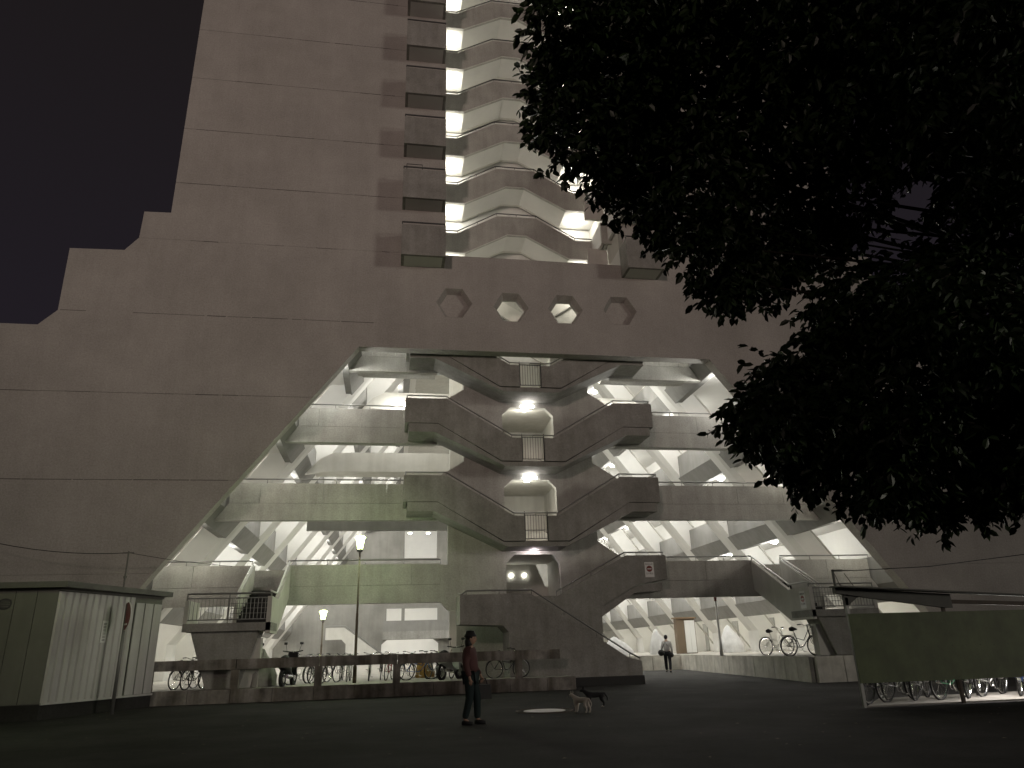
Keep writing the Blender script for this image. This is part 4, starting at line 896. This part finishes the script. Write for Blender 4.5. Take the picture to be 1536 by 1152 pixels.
def dog(loc, rz, Hs, label, coat, paw, tail_up):
    d = empty('dog', loc, rz, label, 'dog', 'small dogs near the manhole cover'); q = Hs
    def V(*a): return tuple(x*q for x in a)
    N = [V(0.42, 0, 0.72), V(0.0, 0, 0.70), V(-0.42, 0, 0.74), V(0.62, 0, 0.90), V(0.78, 0, 1.02), V(0.97, 0, 0.96),
         V(0.40, 0.13, 0.45), V(0.38, 0.13, 0.22), V(0.42, 0.13, 0.03), V(0.40, -0.13, 0.45), V(0.44, -0.13, 0.22), V(0.50, -0.13, 0.03),
         V(-0.36, 0.13, 0.45), V(-0.52, 0.13, 0.25), V(-0.47, 0.13, 0.03), V(-0.42, -0.13, 0.45), V(-0.60, -0.13, 0.25), V(-0.55, -0.13, 0.03),
         V(-0.62, 0, 0.80), V(-0.80, 0, 0.98 if tail_up else 0.55), V(-0.78, 0, 1.15 if tail_up else 0.35)]
    E = [(1,0),(1,2),(0,3),(3,4),(4,5),(0,6),(6,7),(7,8),(0,9),(9,10),(10,11),(2,12),(12,13),(13,14),(2,15),(15,16),(16,17),(2,18),(18,19),(19,20)]
    Rd = [0.21, 0.18, 0.17, 0.12, 0.12, 0.05, 0.09, 0.05, 0.045, 0.09, 0.05, 0.045, 0.11, 0.055, 0.045, 0.11, 0.055, 0.045, 0.06, 0.045, 0.025]
    skin_mesh('body', N, E, [r_*q for r_ in Rd], 1, coat, d)
    for s in (-1, 1):
        MB().add([V(0.72, s*0.05, 1.10), V(0.80, s*0.12, 1.08), V(0.74, s*0.10, 1.26), V(0.69, s*0.08, 1.10)], [(0,1,2),(0,2,3),(1,3,2),(0,3,1)]).build('ear', coat, d)
    ell(V(1.0, 0, 0.97), V(0.03, 0.03, 0.025), 8, 6).build('nose', M_BLACK, d, True)
    for i in (8, 11, 14, 17):
        ell((N[i][0]+0.03*q, N[i][1], 0.045*q), V(0.08, 0.055, 0.045), 8, 6).build('paw', paw, d, True)
    return d
cWh = mat('white_fur', (0.62, 0.56, 0.50), 0.9, noise=0.15, scale=30, bump=0.5, bscale=200); cBk = mat('black_fur', (0.012, 0.012, 0.014), 0.8, bump=0.5, bscale=200)
dog((-1.78, -10.4, 0.0), math.radians(125), 0.34, 'small white dog walking away in front of the black dog', cWh, cWh, False)
dog((-1.12, -9.1, 0.0), math.radians(178), 0.36, 'small black dog with white paws behind the white dog', cBk, cWh, False)

# ------------------------------------------------------------------ foreground tree
TR = empty('broadleaf_tree', (2.9, -20.9, 0.0), 0, 'dark broadleaf tree hanging over the top right of the square', 'tree')
O_ = Vector((2.9, -20.9, 0.0))
CL = [(-4.40,-21.93,6.60,0.36),(-3.9,-21.65,6.62,0.77),(-4.06,-20.37,7.45,0.37),(-4.27,-20.45,6.79,0.27),(-4.06,-21.35,5.85,0.5),(-3.26,-21.16,6.59,0.97),(-3.35,-20.44,5.98,0.42),(-3.14,-21.24,5.49,0.61),(-2.74,-19.83,5.92,0.33),(-2.9,-21.04,4.83,0.4),(-2.73,-20.96,4.52,0.17),(-2.12,-20.59,5.48,0.69),(-2.11,-20.54,4.94,0.33),(-2.39,-21.21,6.73,1.25),(-1.3,-20.6,5.79,0.65),(-1.04,-19.96,5.73,0.39),(-1.88,-22.03,6.02,1.02),(-0.66,-21.8,6.45,1.08),(-0.62,-22.22,5.05,0.6),(0.34,-21.94,6.75,1.15),(-0.91,-21.69,4.51,0.32),(-1.49,-21.77,4.03,0.39),(-1.22,-20.72,4.66,0.38),(-1.49,-21.06,4.12,0.49),(-1.84,-21.03,3.98,0.24),(-0.93,-20.91,3.93,0.52),(-1.53,-22.33,3.57,0.54),(-0.34,-21.51,3.57,0.8),(-2.32,-20.79,3.58,0.25),(-2.69,-21.1,3.15,0.28),(-1.76,-20.39,3.47,0.54),(-1.53,-19.77,3.15,0.42),(-1.89,-21.36,3.2,0.38),(-1.45,-20.5,2.9,0.5),(-1.62,-21.15,2.66,0.32),(-0.84,-20.58,2.62,0.28),(-0.73,-20.81,2.76,0.51),(-1.56,-21.53,3.03,0.26),(-0.42,-20.9,3.13,0.53),(-0.55,-21.1,2.72,0.32),(-0.37,-21.27,2.78,0.51),(-1.82,-19.92,3.33,0.37),(-1.85,-20.97,3.6,0.34),(0.45,-21.57,4.89,1.23),(0.12,-21.36,3.26,0.76),(-1.11,-23.37,5.63,1.34),(-0.67,-22.23,7.3,1.26),(-2.37,-22.29,6.96,1.1),(-3.3,-21.78,7.38,0.78)]
tb = MB(); tb.tube([(0, 0, -0.1), (0.05, 0.05, 1.2), (-0.05, 0.0, 2.4), (-0.3, -0.1, 3.6), (-0.5, -0.1, 5.0), (-0.6, -0.2, 6.6)], [0.30, 0.23, 0.20, 0.17, 0.12, 0.07], 12)
tb.build('trunk', M_BARK, TR, True)
lbm = MB()
tr = random.Random(11)
starts = [Vector((-0.15, -0.05, 3.0)), Vector((-0.4, -0.1, 4.2)), Vector((-0.5, -0.1, 5.2)), Vector((-0.1, 0, 2.3))]
for x, y, z, r_ in CL:
    e = Vector((x, y, z))-O_; s0 = min(starts, key=lambda q: abs(q.z-e.z*0.75)); mid_ = s0.lerp(e, 0.5)+Vector((tr.uniform(-.3, .3), tr.uniform(-.3, .3), 0.25))
    lbm.tube([s0, s0.lerp(mid_, 0.5)+Vector((0, 0, 0.1)), mid_, mid_.lerp(e, 0.6), e], [0.05, 0.034, 0.022, 0.013, 0.006], 6)
lbm.build('limb', M_BARK, TR, True)
lv = []; lf = []; tw = MB()
def leaf(p, d, side, size):
    d = d.normalized(); s = d.cross(side).normalized(); nrm = s.cross(d)
    L = size; wd = size*0.25; k = len(lv)
    pts = [p, p+d*L*0.28+s*wd+nrm*wd*0.3, p+d*L*0.68+s*wd*0.9+nrm*wd*0.25, p+d*L-nrm*L*0.06, p+d*L*0.68-s*wd*0.9+nrm*wd*0.25, p+d*L*0.28-s*wd+nrm*wd*0.3]
    lv.extend(tuple(q) for q in pts); lf.extend([(k, k+1, k+2, k+3), (k, k+3, k+4, k+5)])
for x, y, z, r_ in CL:
    c = Vector((x, y, z))-O_
    n = int(430*min(r_, 1.25)**2.1)+40
    for i in range(n):
        u = Vector((tr.gauss(0, 1), tr.gauss(0, 1), tr.gauss(0, 1))).normalized(); rad = r_*(0.25+0.72*tr.random()**0.5)
        a = c+Vector((u.x*rad, u.y*rad, u.z*rad*0.95))
        d = (u*0.5+Vector((-0.35, tr.uniform(-.2, .2), -0.55))+Vector((tr.uniform(-.5, .5), tr.uniform(-.5, .5), tr.uniform(-.3, .3)))).normalized()
        L = tr.uniform(0.18, 0.34); q = a+d*L
        if i % 8 == 0: tw.tube([a-d*0.05, a+d*L*0.5, q], [0.005, 0.004, 0.002], 3)
        for j in range(tr.randint(7, 11)):
            t = tr.random(); p = a+d*L*t; ld = (d*0.55+Vector((tr.uniform(-1, 1), tr.uniform(-1, 1), tr.uniform(-1.0, 0.25)))).normalized()
            leaf(p, ld, Vector((tr.uniform(-1, 1), tr.uniform(-1, 1), tr.uniform(0.2, 1.2))), tr.uniform(0.075, 0.125))
tw.build('twig', M_BARK, TR)['kind'] = 'stuff'
M_LEAF = mat('glossy_dark_green_leaf', (0.034, 0.062, 0.018), 0.42, noise=0.5, scale=14, spec=0.4)
me = bpy.data.meshes.new('leaves'); me.from_pydata(lv, [], lf); me.update()
cr_ = link('crown', me, M_LEAF, TR); cr_['kind'] = 'stuff'
print('leaf tris', len(lf))
# fallen leaves and scraps on the asphalt
fl = MB()
for i in range(150):
    x = rnd.uniform(-14, 7); y = rnd.uniform(-18, -3); a = rnd.uniform(0, 6.28); s = rnd.uniform(0.02, 0.05); z = ground_z(y)+0.006
    fl.add([(x, y, z), (x+s*math.cos(a), y+s*math.sin(a), z+0.006), (x+s*1.4*math.cos(a+0.5), y+s*1.4*math.sin(a+0.5), z+0.002), (x+s*0.8*math.cos(a+1.1), y+s*0.8*math.sin(a+1.1), z+0.008)], [(0,1,2,3)])
tag(fl.build('fallen_leaves', mat('dry_leaf', (0.22, 0.19, 0.14), 0.8), fix=False), 'scattered pale dry leaves and scraps on the asphalt', kind='stuff')
